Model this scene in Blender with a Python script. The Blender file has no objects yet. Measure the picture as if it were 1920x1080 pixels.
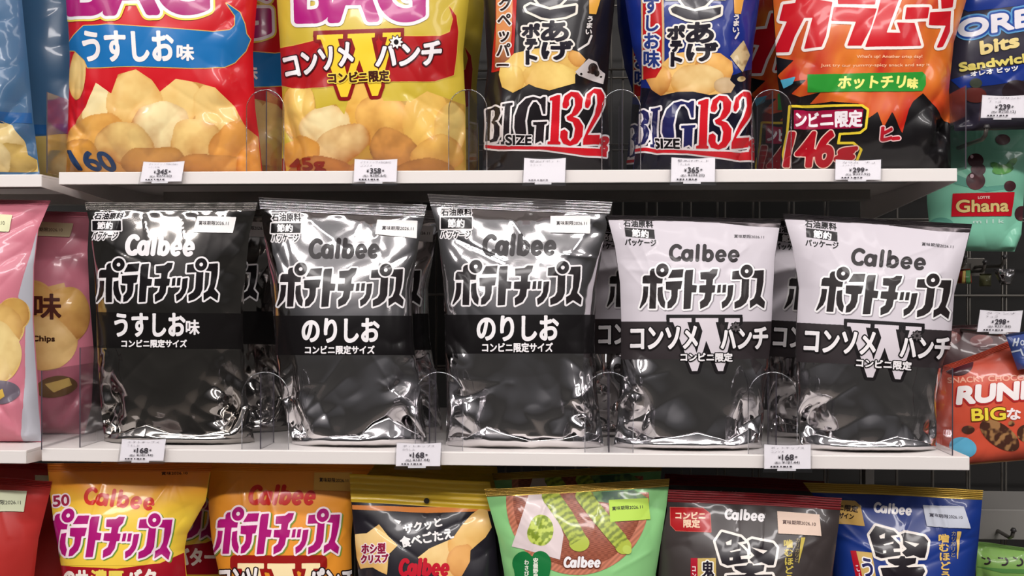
import bpy, math, random
import numpy as np
from mathutils import Matrix, Vector

# ------------------------------------------------------------------ camera, light, exposure
SC = bpy.context.scene
COL = SC.collection
FPX = 2200.0                                   # focal length in 1920x1080 pixels
CAM = np.array([0.52991, -1.13284, 0.15979])
YAW, PITCH, ROLL = 0.05637, -0.00046, 0.00133
def cam_basis():
    cy, sy, cp, sp = math.cos(YAW), math.sin(YAW), math.cos(PITCH), math.sin(PITCH)
    cr, sr = math.cos(ROLL), math.sin(ROLL)
    f = np.array([-sy*cp, cy*cp, sp]); r = np.array([cy, sy, 0.0]); u = np.cross(r, f)
    return r*cr + u*sr, -r*sr + u*cr, f
CR, CU, CF = cam_basis()
cd = bpy.data.cameras.new('camera')
cd.sensor_width = 36.0; cd.lens = FPX/1920*36.0; cd.clip_start = 0.02
co = bpy.data.objects.new('camera', cd); COL.objects.link(co)
co.matrix_world = Matrix(((CR[0], CU[0], -CF[0], CAM[0]), (CR[1], CU[1], -CF[1], CAM[1]), (CR[2], CU[2], -CF[2], CAM[2]), (0, 0, 0, 1)))
SC.camera = co
SC.view_settings.view_transform = 'Standard'; SC.view_settings.look = 'None'
SC.view_settings.gamma = 1.0; SC.view_settings.use_curve_mapping = False
SC.view_settings.exposure = 0.12

W = bpy.data.worlds.new('shop_surroundings'); SC.world = W; W.use_nodes = True
nt = W.node_tree; nt.nodes.clear()
wo = nt.nodes.new('ShaderNodeOutputWorld'); bg = nt.nodes.new('ShaderNodeBackground')
tc = nt.nodes.new('ShaderNodeTexCoord'); sx = nt.nodes.new('ShaderNodeSeparateXYZ')
mr = nt.nodes.new('ShaderNodeMapRange'); mr.inputs[1].default_value = -1; mr.inputs[2].default_value = 1
rp = nt.nodes.new('ShaderNodeValToRGB')
rp.color_ramp.elements[0].position = 0.0; rp.color_ramp.elements[0].color = (.20, .19, .18, 1)
rp.color_ramp.elements[1].position = 1.0; rp.color_ramp.elements[1].color = (.62, .60, .60, 1)
for p, c in ((.34, (.13, .122, .115)), (.50, (.085, .08, .076)), (.60, (.15, .145, .15)), (.70, (.42, .40, .41))):
    e = rp.color_ramp.elements.new(p); e.color = (*c, 1)
bg.inputs[1].default_value = 0.5
L = nt.links.new
L(tc.outputs['Generated'], sx.inputs[0]); L(sx.outputs[2], mr.inputs[0]); L(mr.outputs[0], rp.inputs[0])
L(rp.outputs[0], bg.inputs[0]); L(bg.outputs[0], wo.inputs[0])

def area(name, loc, rot, sx_, sy_, power, color=(1, .95, .93)):
    d = bpy.data.lights.new(name, 'AREA'); d.shape = 'RECTANGLE'; d.size = sx_; d.size_y = sy_
    d.energy = power; d.color = color
    o = bpy.data.objects.new(name, d); o.location = loc; o.rotation_euler = rot; COL.objects.link(o)
    return o
# the shop's ceiling light rows: long strips running along the aisle
area('ceiling_light_row', (0.5, -1.15, 1.55), (math.radians(30), 0, 0), 3.6, .10, 21)
area('ceiling_light_row', (0.5, -2.3, 1.75), (math.radians(52), 0, 0), 3.6, .12, 58)
area('ceiling_light_row', (-1.9, -1.2, 1.5), (math.radians(50), math.radians(-45), 0), .2, 1.5, 10)
area('ceiling_light_row', (2.9, -1.2, 1.5), (math.radians(50), math.radians(45), 0), .2, 1.5, 10)

# ------------------------------------------------------------------ helpers: colour, materials, mapping
def lin(c):
    c = np.asarray(c, float)/255.0
    return np.where(c <= .04045, c/12.92, ((c+.055)/1.055)**2.4)
MATS = {}
def principled(name, color, rough=.4, metal=0., coat=0., spec=.5, coat_rough=.06, attr=False, bump=None):
    m = bpy.data.materials.new(name); m.use_nodes = True
    n = m.node_tree.nodes; b = n['Principled BSDF']
    b.inputs['Base Color'].default_value = (*lin(color), 1); b.inputs['Roughness'].default_value = rough
    b.inputs['Metallic'].default_value = metal; b.inputs['Coat Weight'].default_value = coat
    b.inputs['Coat Roughness'].default_value = coat_rough; b.inputs['Specular IOR Level'].default_value = spec
    if attr:
        a = n.new('ShaderNodeAttribute'); a.attribute_name = 'Col'
        m.node_tree.links.new(a.outputs['Color'], b.inputs['Base Color'])
    if bump:
        t = n.new('ShaderNodeTexCoord'); z = n.new('ShaderNodeTexNoise'); z.inputs['Scale'].default_value = bump[0]
        z.inputs['Detail'].default_value = 3
        u = n.new('ShaderNodeBump'); u.inputs['Strength'].default_value = bump[1]; u.inputs['Distance'].default_value = bump[2]
        k = m.node_tree.links.new
        k(t.outputs['Object'], z.inputs['Vector']); k(z.outputs[0], u.inputs['Height']); k(u.outputs[0], b.inputs['Normal'])
    return m
def ink(c):                                     # printed film: glossy
    c = tuple(int(v) for v in c); k = ('ink', c)
    if k not in MATS: MATS[k] = principled('printed_film', c, rough=.24, coat=.12, spec=.22)
    return MATS[k]
def ink_matte(c):                               # soft-finish print
    c = tuple(int(v) for v in c); k = ('matte', c)
    if k not in MATS: MATS[k] = principled('soft_print', c, rough=.42, coat=.08, spec=.22)
    return MATS[k]
def paper(c):
    c = tuple(int(v) for v in c); k = ('paper', c)
    if k not in MATS: MATS[k] = principled('paper', c, rough=.65)
    return MATS[k]
def film(c, rough=.3, metal=0., coat=.5):
    k = ('film', tuple(c), rough, metal, coat)
    if k not in MATS: MATS[k] = principled('bag_film', c, rough=rough, metal=metal, coat=coat*.45, spec=.3, bump=(30, .05, .002))
    return MATS[k]
PICT = principled('printed_picture', (200, 200, 200), rough=.32, coat=.25, spec=.3, attr=True)
FOIL = principled('silver_foil', (222, 219, 220), rough=.09, metal=1., bump=(18, .04, .002))
FOIL_DARK = principled('smoked_foil', (158, 154, 150), rough=.09, metal=1., bump=(18, .04, .002))
SHELF_WHITE = principled('white_steel', (232, 226, 222), rough=.42, bump=(300, .03, .001))
SHELF_GREY = principled('grey_steel', (150, 147, 142), rough=.4)
DARK_WALL = principled('dark_backing', (30, 28, 26), rough=.7, bump=(20, .1, .002))
WIRE = principled('wire_steel', (112, 108, 102), rough=.4, metal=.6)
EDGE = principled('acrylic_cut_edge', (70, 64, 72), rough=.3)
LIP = principled('frosted_lip', (200, 198, 202), rough=.3)
TAG_WHITE = principled('tag_card', (244, 240, 243), rough=.55)
def clear_plastic(name, tint, fac=.06):
    m = bpy.data.materials.new(name); m.use_nodes = True; n = m.node_tree.nodes; n.clear(); k = m.node_tree.links.new
    o = n.new('ShaderNodeOutputMaterial'); mx = n.new('ShaderNodeMixShader'); tr = n.new('ShaderNodeBsdfTransparent')
    gl = n.new('ShaderNodeBsdfGlossy'); fr = n.new('ShaderNodeLayerWeight'); fr.inputs[0].default_value = .25
    mp = n.new('ShaderNodeMapRange'); mp.inputs[3].default_value = fac; mp.inputs[4].default_value = .35
    tr.inputs[0].default_value = (*tint, 1); gl.inputs[0].default_value = (.9, .9, .92, 1); gl.inputs['Roughness'].default_value = .08
    k(fr.outputs['Fresnel'], mp.inputs[0]); k(mp.outputs[0], mx.inputs[0]); k(tr.outputs[0], mx.inputs[1]); k(gl.outputs[0], mx.inputs[2]); k(mx.outputs[0], o.inputs[0])
    return m
ACRYLIC = clear_plastic('clear_acrylic', (.95, .95, .955), .06)
RIM = clear_plastic('acrylic_rim', (.75, .75, .77), .3)
CLEAR = clear_plastic('clear_tag_plastic', (.98, .98, .985), .03)

def ray(px):
    px = np.atleast_2d(np.asarray(px, float))
    return CF + ((px[:, :1]-960)/FPX)*CR - ((px[:, 1:2]-540)/FPX)*CU
def px_plane(px, y0, lean=0., z0=0.):            # pixel -> point on the plane y = y0 + lean*(z-z0)
    d = ray(px); y0 = np.asarray(y0, float)
    lam = (y0 + lean*(CAM[2]-z0) - CAM[1])/(d[:, 1]-lean*d[:, 2])
    return CAM + lam[:, None]*d
def to_px(P):
    d = np.asarray(P, float)-CAM
    return np.array([960+FPX*(d@CR)/(d@CF), 540-FPX*(d@CU)/(d@CF)]).T

def link(name, me, parent=None, loc=None):
    o = bpy.data.objects.new(name, me); COL.objects.link(o)
    if parent: o.parent = parent
    if loc is not None: o.location = loc
    return o
def tag(o, label, cat, group=None):
    o['label'] = label; o['category'] = cat
    if group: o['group'] = group
    return o
def thing(name, label, cat, loc, group=None):
    return tag(link(name, None, None, loc), label, cat, group)
def copy_tree(o, parent=None):
    c = o.copy(); COL.objects.link(c)
    if parent: c.parent = parent
    for ch in list(o.children): copy_tree(ch, c)
    return c
class MB:
    def __init__(s): s.v = []; s.f = []; s.m = []
    def box(s, a, b, mi=0):
        n = len(s.v); (x0, y0, z0), (x1, y1, z1) = a, b
        s.v += [(x0, y0, z0), (x1, y0, z0), (x1, y1, z0), (x0, y1, z0), (x0, y0, z1), (x1, y0, z1), (x1, y1, z1), (x0, y1, z1)]
        for q in ((0, 3, 2, 1), (4, 5, 6, 7), (0, 1, 5, 4), (1, 2, 6, 5), (2, 3, 7, 6), (3, 0, 4, 7)):
            s.f.append(tuple(n+i for i in q)); s.m.append(mi)
    def prism(s, pts, off, mi=0, mside=None):     # closed outline (3-D points, CCW from front) swept by off
        n = len(s.v); k = len(pts); off = np.asarray(off)
        s.v += [tuple(p) for p in pts] + [tuple(np.asarray(p)+off) for p in pts]
        s.f.append(tuple(range(n, n+k))); s.m.append(mi); s.f.append(tuple(range(n+2*k-1, n+k-1, -1))); s.m.append(mi)
        for i in range(k):
            j = (i+1) % k; s.f.append((n+i, n+k+i, n+k+j, n+j)); s.m.append(mi if mside is None else mside)
    def tube(s, path, r, seg=10, mi=0):
        path = [np.asarray(p, float) for p in path]; n = len(s.v)
        for i, p in enumerate(path):
            t = path[min(i+1, len(path)-1)]-path[max(i-1, 0)]; t /= np.linalg.norm(t)
            a = np.cross(t, (0, 0, 1.)) if abs(t[2]) < .9 else np.cross(t, (1., 0, 0)); a /= np.linalg.norm(a); b = np.cross(t, a)
            rr = r[i] if hasattr(r, '__len__') else r
            s.v += [tuple(p+rr*(math.cos(q)*a+math.sin(q)*b)) for q in np.linspace(0, 2*math.pi, seg, endpoint=False)]
        for i in range(len(path)-1):
            for j in range(seg):
                k = (j+1) % seg; s.f.append((n+i*seg+j, n+i*seg+k, n+(i+1)*seg+k, n+(i+1)*seg+j)); s.m.append(mi)
        s.f.append(tuple(n+j for j in range(seg-1, -1, -1))); s.m.append(mi)
        e = n+(len(path)-1)*seg; s.f.append(tuple(e+j for j in range(seg))); s.m.append(mi)
    def build(s, name, mats, parent=None, loc=None, smooth=False, bevel=0):
        me = bpy.data.meshes.new(name); me.from_pydata([tuple(map(float, p)) for p in s.v], [], s.f)
        for m in (mats if isinstance(mats, (list, tuple)) else [mats]): me.materials.append(m)
        me.polygons.foreach_set('material_index', s.m)
        if smooth: me.polygons.foreach_set('use_smooth', [True]*len(me.polygons))
        o = link(name, me, parent, loc)
        if bevel:
            bv = o.modifiers.new('bevel', 'BEVEL'); bv.width = bevel; bv.segments = 3; bv.limit_method = 'ANGLE'
        return o
def np_mesh(name, V, faces, mats, fm=None, normals=None, col=None):
    """faces: list of (n,k) index arrays; fm: list of material indices per array"""
    me = bpy.data.meshes.new(name)
    me.vertices.add(len(V)); me.vertices.foreach_set('co', np.ascontiguousarray(V, np.float32).ravel())
    tot = sum(f.shape[0] for f in faces); lt = np.concatenate([np.full(f.shape[0], f.shape[1], np.int32) for f in faces])
    li = np.concatenate([f.ravel() for f in faces]).astype(np.int32)
    me.loops.add(len(li)); me.loops.foreach_set('vertex_index', li)
    me.polygons.add(tot); me.polygons.foreach_set('loop_start', np.concatenate([[0], np.cumsum(lt)[:-1]]).astype(np.int32))
    me.polygons.foreach_set('loop_total', lt)
    if fm is not None:
        me.polygons.foreach_set('material_index', np.concatenate([np.broadcast_to(np.asarray(m, np.int32), (f.shape[0],)) for m, f in zip(fm, faces)]))
    me.polygons.foreach_set('use_smooth', np.ones(tot, bool))
    for m in mats: me.materials.append(m)
    me.update(calc_edges=True); me.validate()
    if col is not None:
        a = me.attributes.new('Col', 'FLOAT_COLOR', 'POINT')
        a.data.foreach_set('color', np.concatenate([col, np.ones((len(col), 1))], 1).astype(np.float32).ravel())
    if normals is not None and len(me.vertices) == len(V):
        me.normals_split_custom_set_from_vertices(normals.astype(np.float32))
    return me

# ------------------------------------------------------------------ lettering and print shapes (pixel-unit art, laid on real surfaces)
_tc = bpy.data.curves.new('lettering', 'FONT'); _tc.fill_mode = 'NONE'
_to = bpy.data.objects.new('lettering', _tc); COL.objects.link(_to)
GLY = {}
def contours(text, vertical=False):
    if (text, vertical) in GLY: return GLY[text, vertical]
    if vertical:
        out = []; y = 0
        for ch in text:
            for c in contours(ch): out.append(c+np.array([0.5-(.5 if ord(ch) > 255 else .3), y]))
            y -= 1.0
    else:
        _tc.body = text
        dg = bpy.context.evaluated_depsgraph_get(); dg.update()
        me = _to.evaluated_get(dg).to_mesh()
        V = np.empty(len(me.vertices)*3, np.float32); me.vertices.foreach_get('co', V); V = V.reshape(-1, 3)[:, :2].astype(float)
        Ed = np.empty(len(me.edges)*2, np.int32); me.edges.foreach_get('vertices', Ed); Ed = Ed.reshape(-1, 2)
        out = []; start = 0                     # every contour is a closed run of consecutive vertices
        brk = [0]+[int(max(a, b))+1 for a, b in Ed if abs(int(a)-int(b)) > 1] + [len(V)]
        brk = sorted(set(brk))
        for a, b in zip(brk[:-1], brk[1:]):
            if b-a > 2: out.append(V[a:b])
        _to.evaluated_get(dg).to_mesh_clear()
    GLY[text, vertical] = out
    return out
def aff(TL, TR, BL):
    TL, TR, BL = map(lambda p: np.asarray(p, float), (TL, TR, BL))
    return lambda uv: TL + uv[:, :1]*(TR-TL) + uv[:, 1:2]*(BL-TL)
def T(text, TL, TR=None, BL=None, vertical=False):
    """text fitted into a parallelogram; T(text,(x0,y0,x1,y1)) for a plain box"""
    if TR is None: x0, y0, x1, y1 = TL; TL, TR, BL = (x0, y0), (x1, y0), (x0, y1)
    cs = contours(text, vertical); a = np.concatenate(cs); mn, mx = a.min(0), a.max(0); f = aff(TL, TR, BL)
    return ('C', [f(np.stack([(c[:, 0]-mn[0])/(mx[0]-mn[0]), (mx[1]-c[:, 1])/(mx[1]-mn[1])], 1)) for c in cs])
def P(*p): return ('C', [np.array(p, float)])
def X(*p): return ('X', [np.array(p, float)])
def S(r, *p): return ('S', np.array(p, float), r)
def box(x0, y0, x1, y1): return P((x0, y0), (x1, y0), (x1, y1), (x0, y1))
def ell(cx, cy, rx, ry, rot=0, n=40, a0=0, a1=360):
    t = np.radians(np.linspace(a0, a1, n, endpoint=(a1-a0 != 360))); c, s = math.cos(math.radians(rot)), math.sin(math.radians(rot))
    x, y = rx*np.cos(t), ry*np.sin(t)
    return np.stack([cx+x*c-y*s, cy+x*s+y*c], 1)
def E(*a, **k): return ('C', [ell(*a, **k)])
def XE(*a, **k): return ('X', [ell(*a, **k)])
def xf(items, f, rs=1.):
    return [(i[0], f(i[1]), i[2]*rs) if i[0] == 'S' else (i[0], [f(c) for c in i[1]]) for i in items]
def shift(items, dx, dy): return xf(items, lambda p: p+np.array([dx, dy]))

def fill(mask, cs, x0, y0, ss, val):
    H, Wd = mask.shape; A = np.zeros((H, Wd+1), np.int32)
    for c in cs:
        p = (c-np.array([x0, y0]))*ss; q = np.roll(p, -1, 0)
        ya, yb = p[:, 1], q[:, 1]; sg = np.where(yb > ya, 1, -1)
        lo = np.clip(np.ceil(np.minimum(ya, yb)-.5), 0, H).astype(int); hi = np.clip(np.ceil(np.maximum(ya, yb)-.5), 0, H).astype(int)
        n = hi-lo; k = n > 0
        if not k.any(): continue
        idx = np.repeat(np.nonzero(k)[0], n[k]); st = np.repeat(np.cumsum(n[k])-n[k], n[k])
        r = np.arange(len(idx))-st+lo[idx]
        xx = p[idx, 0]+(r+.5-ya[idx])*(q[idx, 0]-p[idx, 0])/(yb[idx]-ya[idx])
        np.add.at(A, (r, np.clip(np.ceil(xx-.5), 0, Wd).astype(int)), sg[idx])
    m = np.cumsum(A, 1)[:, :Wd] != 0
    mask[m] = val
def raster(items, x0, y0, w, h, ss):
    M = np.zeros((h*ss, w*ss), bool)
    for it in items:
        if it[0] in 'CX': fill(M, it[1], x0, y0, ss, it[0] == 'C')
        else:
            pts, r = (it[1]-np.array([x0, y0]))*ss, it[2]*ss
            for a, b in zip(pts[:-1], pts[1:]):
                i0, i1 = max(0, int(min(a[1], b[1])-r-2)), min(M.shape[0], int(max(a[1], b[1])+r+3))
                j0, j1 = max(0, int(min(a[0], b[0])-r-2)), min(M.shape[1], int(max(a[0], b[0])+r+3))
                if i1 <= i0 or j1 <= j0: continue
                yy, xx = np.mgrid[i0:i1, j0:j1]+.5; d = b-a; L2 = max(d@d, 1e-9)
                t = np.clip(((xx-a[0])*d[0]+(yy-a[1])*d[1])/L2, 0, 1)
                M[i0:i1, j0:j1] |= (xx-a[0]-t*d[0])**2+(yy-a[1]-t*d[1])**2 < r*r
    return M
def edt(M, R):
    f = np.where(M, 0., 1e6)
    for ax in (0, 1):
        g = f.copy(); n = f.shape[ax]
        for k in range(1, min(R, n-1)+1):
            a = [slice(None)]*2; b = [slice(None)]*2; a[ax] = slice(k, None); b[ax] = slice(None, -k); a, b = tuple(a), tuple(b)
            np.minimum(g[a], f[b]+k*k, out=g[a]); np.minimum(g[b], f[a]+k*k, out=g[b])
        f = g
    return np.minimum(np.sqrt(f), R)
def sdf(items, pad, ss):
    pts = np.concatenate([c for i in items if i[0] != 'X' for c in ((i[1],) if i[0] == 'S' else i[1])])
    ex = pad+2+max([i[2] for i in items if i[0] == 'S'], default=0)
    x0, y0 = np.floor(pts.min(0)-ex).astype(int); x1, y1 = np.ceil(pts.max(0)+ex).astype(int)
    w, h = x1-x0, y1-y0
    M = raster(items, x0, y0, w, h, ss); R = int(math.ceil((pad+1.5)*ss))
    d = np.where(M, -(edt(~M, int(1.5*ss)+1)-.5), edt(M, R)-.5)/ss
    return d, x0, y0, w, h
def bil(A, fy, fx):
    H, Wd = A.shape[:2]; fy = np.clip(fy, 0, H-1.0001); fx = np.clip(fx, 0, Wd-1.0001)
    i, j = fy.astype(int), fx.astype(int); a, b = fy-i, fx-j
    if A.ndim == 3: a, b = a[..., None], b[..., None]
    return A[i, j]*(1-a)*(1-b)+A[i, j+1]*(1-a)*b+A[i+1, j]*a*(1-b)+A[i+1, j+1]*a*b

def march(F, X0, Y0, cell):
    """polygons of F<0 on a node grid; returns pixel points and index arrays"""
    ny, nx = F.shape; ins = F < 0; big = ny*nx
    case = ins[:-1, :-1]*1+ins[:-1, 1:]*2+ins[1:, 1:]*4+ins[1:, :-1]*8
    faces = []
    for c in range(1, 16):
        jj, ii = np.nonzero(case == c)
        if not len(jj): continue
        cor = [jj*nx+ii, jj*nx+ii+1, (jj+1)*nx+ii+1, (jj+1)*nx+ii]
        edg = [big+jj*nx+ii, 2*big+jj*nx+ii+1, big+(jj+1)*nx+ii, 2*big+jj*nx+ii]
        lst = []
        for k in range(4):
            a, b = (c >> k) & 1, (c >> ((k+1) % 4)) & 1
            if a: lst.append(cor[k])
            if a != b: lst.append(edg[k])
        faces.append(np.stack(lst[::-1], 1))
    if not faces: return None, None
    u, inv = np.unique(np.concatenate([f.ravel() for f in faces]), return_inverse=True)
    kind, r = u//big, u % big; j, i = r//nx, r % nx
    y, x = j.astype(float), i.astype(float)
    h = kind == 1; a, b = F[j[h], i[h]], F[j[h], i[h]+1]; x[h] += a/(a-b)
    v = kind == 2; a, b = F[j[v], i[v]], F[j[v]+1, i[v]]; y[v] += a/(a-b)
    out = []; k = 0
    for f in faces: out.append(inv[k:k+f.size].reshape(f.shape)); k += f.size
    return np.stack([X0+x*cell, Y0+y*cell], 1), out

LIFT = .00035
def deco(surf, name, layers, cell=1.0, ss=4, label=None, base=0, bold=0):
    """one printed element as a mesh of its own on a surface; layers = (items, grow, colour | function | material)"""
    V, N, C, F, FM, mats = [], [], [], [], [], []
    off = 0; pict = False
    for li, (items, grow, colour) in enumerate(layers):
        grow += bold
        d, x0, y0, w, h = sdf(items, max(grow, 0)+.5, ss)
        gx = np.arange(0, w+1e-6, cell); gy = np.arange(0, h+1e-6, cell)
        yy, xx = np.meshgrid(gy, gx, indexing='ij')
        f = bil(d, yy*ss-.5, xx*ss-.5)-grow
        px = np.stack([xx.ravel()+x0, yy.ravel()+y0], 1)
        near = f.ravel() < 1.5
        cl = np.full(len(px), -9.)
        cl[near] = surf.clip(px[near])
        f = np.maximum(f, cl.reshape(f.shape))
        pts, fc = march(f, x0, y0, cell)
        if pts is None: continue
        p, n = surf.map(pts); p = p + n*LIFT*(1+base+.45*li)
        V.append(p); N.append(n)
        if callable(colour): pict = True; C.append(colour(pts[:, 0], pts[:, 1])); m = PICT
        else:
            C.append(np.zeros((len(pts), 3))); m = colour if isinstance(colour, bpy.types.Material) else surf.ink(colour)
        if m not in mats: mats.append(m)
        for q in fc: F.append(q+off); FM.append(mats.index(m))
        off += len(pts)
    if not V: return None
    me = np_mesh(name, np.concatenate(V), F, mats, FM, np.concatenate(N), np.concatenate(C) if pict else None)
    o = link(name, me, surf.root)
    if label: o['label'] = label
    return o

# ------------------------------------------------------------------ surfaces: pillow bags and flat cards
def sm(x, a, b):
    t = np.clip((x-a)/(b-a), 0, 1); return t*t*(3-2*t)
def tri(x): return 2*np.abs(x-np.floor(x+.5))
class Bag:
    def __init__(s, name, label, cat, left, right, y0, lean=.05, thick=.03, seed=1, z0=0., mat=None, stand=True, seal=.05,
                 low=1., allw=.3, top=1., group=None, seal_mat=None, ns=121, nt=161, p=2.6, seal_label=None, wave=.003, creases=6, bottom=.2, body_label=None, inkf=None):
        rng = np.random.RandomState(seed)
        L3, R3 = px_plane(left, y0, lean, z0), px_plane(right, y0, lean, z0)
        if stand: L3[-1, 2] = R3[-1, 2] = z0
        else:
            z1 = min(L3[-1, 2], R3[-1, 2]); y0 += lean*(z1-z0); z0 = z1
        s.o = np.array([(L3[-1, 0]+R3[-1, 0])/2, y0, z0])
        s.y0, s.lean, s.ink = y0, lean, inkf or ink
        f = lambda A: (A[::-1, 2]-z0, A[::-1, 0]-s.o[0])
        s.Lz, s.Lx = f(L3); s.Rz, s.Rx = f(R3)
        s.zb = (s.Lz[0], s.Rz[0]); s.zt = (s.Lz[-1], s.Rz[-1])
        s.ts = 1-seal; s.thick, s.p, s.wave_a, s.bot = thick, p, wave, bottom
        s.ph = rng.uniform(0, 6.28, 6)
        Wd = (s.Rx-s.Lx).mean() if len(s.Rx) == len(s.Lx) else s.Rx[0]-s.Lx[0]
        Ht = max(s.zt)
        s.Wd, s.Ht = Wd, Ht
        dirs = [(a+rng.uniform(-.25, .25), rng.uniform(.026, .06), rng.uniform(0, 1), rng.uniform(0, 6.28)) for a in (.15, .75, 2.3, 2.8)]
        cr = []
        for k in range(creases):
            sd = rng.choice([-1, 1]); up = rng.rand() < .5
            a = np.array([sd*Wd*.5*rng.uniform(.75, 1.), Ht*(rng.uniform(.72, .93) if up else rng.uniform(.05, .3))])
            b = np.array([sd*Wd*.5*rng.uniform(.05, .5), Ht*(rng.uniform(.55, .8) if up else rng.uniform(.12, .45))])
            cr.append((a, b, rng.uniform(-.0022, .0022), rng.uniform(.002, .005)))
        for k in range(creases//2):               # creases falling from the top seal
            x = rng.uniform(-.4, .4)*Wd
            cr.append((np.array([x, Ht*.94]), np.array([x+rng.uniform(-.15, .15)*Wd, Ht*rng.uniform(.72, .86)]), rng.uniform(.001, .0026), rng.uniform(.0015, .004)))
        def wr(S_, T_, Xx, Zz):
            fac = 0                                # irregular sharp-edged crumples
            for th, lam, ph, q in dirs:
                u, v = Xx*math.cos(th)+Zz*math.sin(th), -Xx*math.sin(th)+Zz*math.cos(th)
                fac = fac+np.abs(vn(u+ph, v*.55+q, lam*.7, 1))*lam*.44
            fac = fac-fac.mean()
            soft = vn(Xx*1.1+Zz*.5+s.ph[5], Zz*.7-Xx*.4+s.ph[4], .055, 2)
            edge = 1-np.abs(S_)**10
            side = sm(np.abs(S_), .45, .95)
            m = low*(sm(.30-T_, 0, .2)*(.2+.8*side)+.5*side*sm(.5-T_, 0, .3))+allw*(.10+.4*side)
            y = (fac*m+soft*(.0012+.0018*sm(.5-T_, 0, .3))*(low+allw)*.7)*edge*sm(T_, .0, .04)*sm(s.ts-T_, 0, .05)
            pl = 0
            for k in range(3): pl = pl+np.sin(Xx*(150+70*k)+s.ph[k]+8*T_)*(.0006/(1+k))
            y = y+top*pl*np.exp(-np.maximum(s.ts-T_, 0)/.10)*sm(s.ts-T_, 0, .03)*edge
            for a, b, am, w in cr:
                d = b-a; t = np.clip(((Xx-a[0])*d[0]+(Zz-a[1])*d[1])/(d@d), 0, 1)
                dist = np.hypot(Xx-a[0]-t*d[0], Zz-a[1]-t*d[1])
                y = y+(allw+.35)*am*np.exp(-dist/w)*edge*sm(s.ts-T_, 0, .05)*(1-.5*t)
            return y
        S_, T_ = np.meshgrid(np.linspace(-1, 1, ns), np.linspace(0, s.ts, nt))
        Xx, Zz = s.xz(S_, T_)
        G = np.stack([Xx, s.ysm(S_, T_)-wr(S_, T_, Xx, Zz), Zz], 2)
        du = np.gradient(G, axis=1); dv = np.gradient(G, axis=0)
        Nn = np.cross(du, dv); Nn /= np.linalg.norm(Nn, axis=2, keepdims=True)+1e-12
        s.G, s.N = G, Nn
        mat = mat or FOIL
        s.root = thing(name, label, cat, s.o, group)
        def gq(nt_, ns_, flip=False):
            a = (np.arange(nt_-1)[:, None]*ns_+np.arange(ns_-1)).ravel()
            q = np.stack([a, a+1, a+ns_+1, a+ns_], 1)
            return q[:, ::-1] if flip else q
        nb, mb = 31, 41
        Sb, Tb = np.meshgrid(np.linspace(-1, 1, nb), np.linspace(0, s.ts, mb)); Xb, Zb = s.xz(Sb, Tb)
        B = np.stack([Xb, s.ybase(Sb, Tb)+.45*s.bulge(Sb, Tb), Zb], 2)
        V = np.concatenate([G.reshape(-1, 3), B.reshape(-1, 3)])
        me = np_mesh('bag_body', V, [gq(nt, ns), gq(mb, nb, True)+ns*nt], [mat])
        bo = link('bag_body', me, s.root)
        if body_label: bo['label'] = body_label
        if seal > 0:
            n1, n2 = ns, 25
            S2, T2 = np.meshgrid(np.linspace(-1, 1, n1), np.linspace(s.ts-.004, 1, n2)); X2, Z2 = s.xz(S2, T2)
            k = (T2-s.ts)/seal
            rid = .0009*np.sin(k*2*math.pi*4.5)*sm(k, 0, .1)+.0010*np.sin(X2*90+s.ph[3])*k+.0006*np.sin(X2*240+s.ph[4])*k
            fr = np.stack([X2, s.ysm(S2, T2)-.0004-rid, Z2], 2); bk = fr+np.array([0, .0009, 0])
            V = np.concatenate([fr.reshape(-1, 3), bk.reshape(-1, 3)]); m = n1*n2
            rimt = np.arange((n2-1)*n1, n2*n1); rim = np.stack([rimt[:-1], rimt[1:], rimt[1:]+m, rimt[:-1]+m], 1)
            me = np_mesh('top_seal', V, [gq(n2, n1), gq(n2, n1, True)+m, rim], [seal_mat or mat])
            o = link('top_seal', me, s.root)
            if seal_label: o['label'] = seal_label
    def foot(s, hs, mat, seed, label=None, reach=.010):
        """the bottom seal, bent forward along the shelf; hs = (place across -1..1, height) pairs"""
        n1, n2 = 121, 15
        S_, K = np.meshgrid(np.linspace(-.97, .97, n1), np.linspace(0, 1, n2))
        h = np.interp(S_, [p[0] for p in hs], [p[1] for p in hs])
        Xx, _ = s.xz(S_, S_*0+.02); Z_ = .0008+h*K
        yf = s.ysm(S_, np.clip(Z_/s.Ht, .004, 1))
        Y = yf-.0016-reach*(1-K)**1.3*(1-np.abs(S_)**6)+.0022*vn(Xx+seed, Z_, .017, 2)*(1-K)
        V = np.stack([Xx, Y, Z_], 2); V2 = V+np.array([0, .0008, .0])
        a = (np.arange(n2-1)[:, None]*n1+np.arange(n1-1)).ravel(); q = np.stack([a, a+1, a+n1+1, a+n1], 1); m = n1*n2
        t = np.arange((n2-1)*n1, m); rim = np.stack([t[:-1], t[1:], t[1:]+m, t[:-1]+m], 1)
        o = link('bottom_seal', np_mesh('bottom_seal', np.concatenate([V.reshape(-1, 3), V2.reshape(-1, 3)]), [q, q[:, ::-1]+m, rim], [mat]), s.root)
        if label: o['label'] = label
    def edges(s, T_):
        zl = s.zb[0]+T_*(s.zt[0]-s.zb[0]); zr = s.zb[1]+T_*(s.zt[1]-s.zb[1])
        return np.interp(zl, s.Lz, s.Lx), zl, np.interp(zr, s.Rz, s.Rx), zr
    def xz(s, S_, T_):
        xl, zl, xr, zr = s.edges(T_); k = (S_+1)/2
        return xl+(xr-xl)*k, zl+(zr-zl)*k
    def bulge(s, S_, T_):
        t = np.clip(T_/s.ts, 0, 1)
        g = np.clip(1-np.clip(1-t/s.bot, 0, 1)**2.4, 0, 1)**.6*np.clip(1-np.clip((t-.40)/.6, 0, 1)**2.0, 0, 1)**.95
        return s.thick*g*np.clip(1-np.abs(S_)**s.p, 0, 1)**.8
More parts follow.
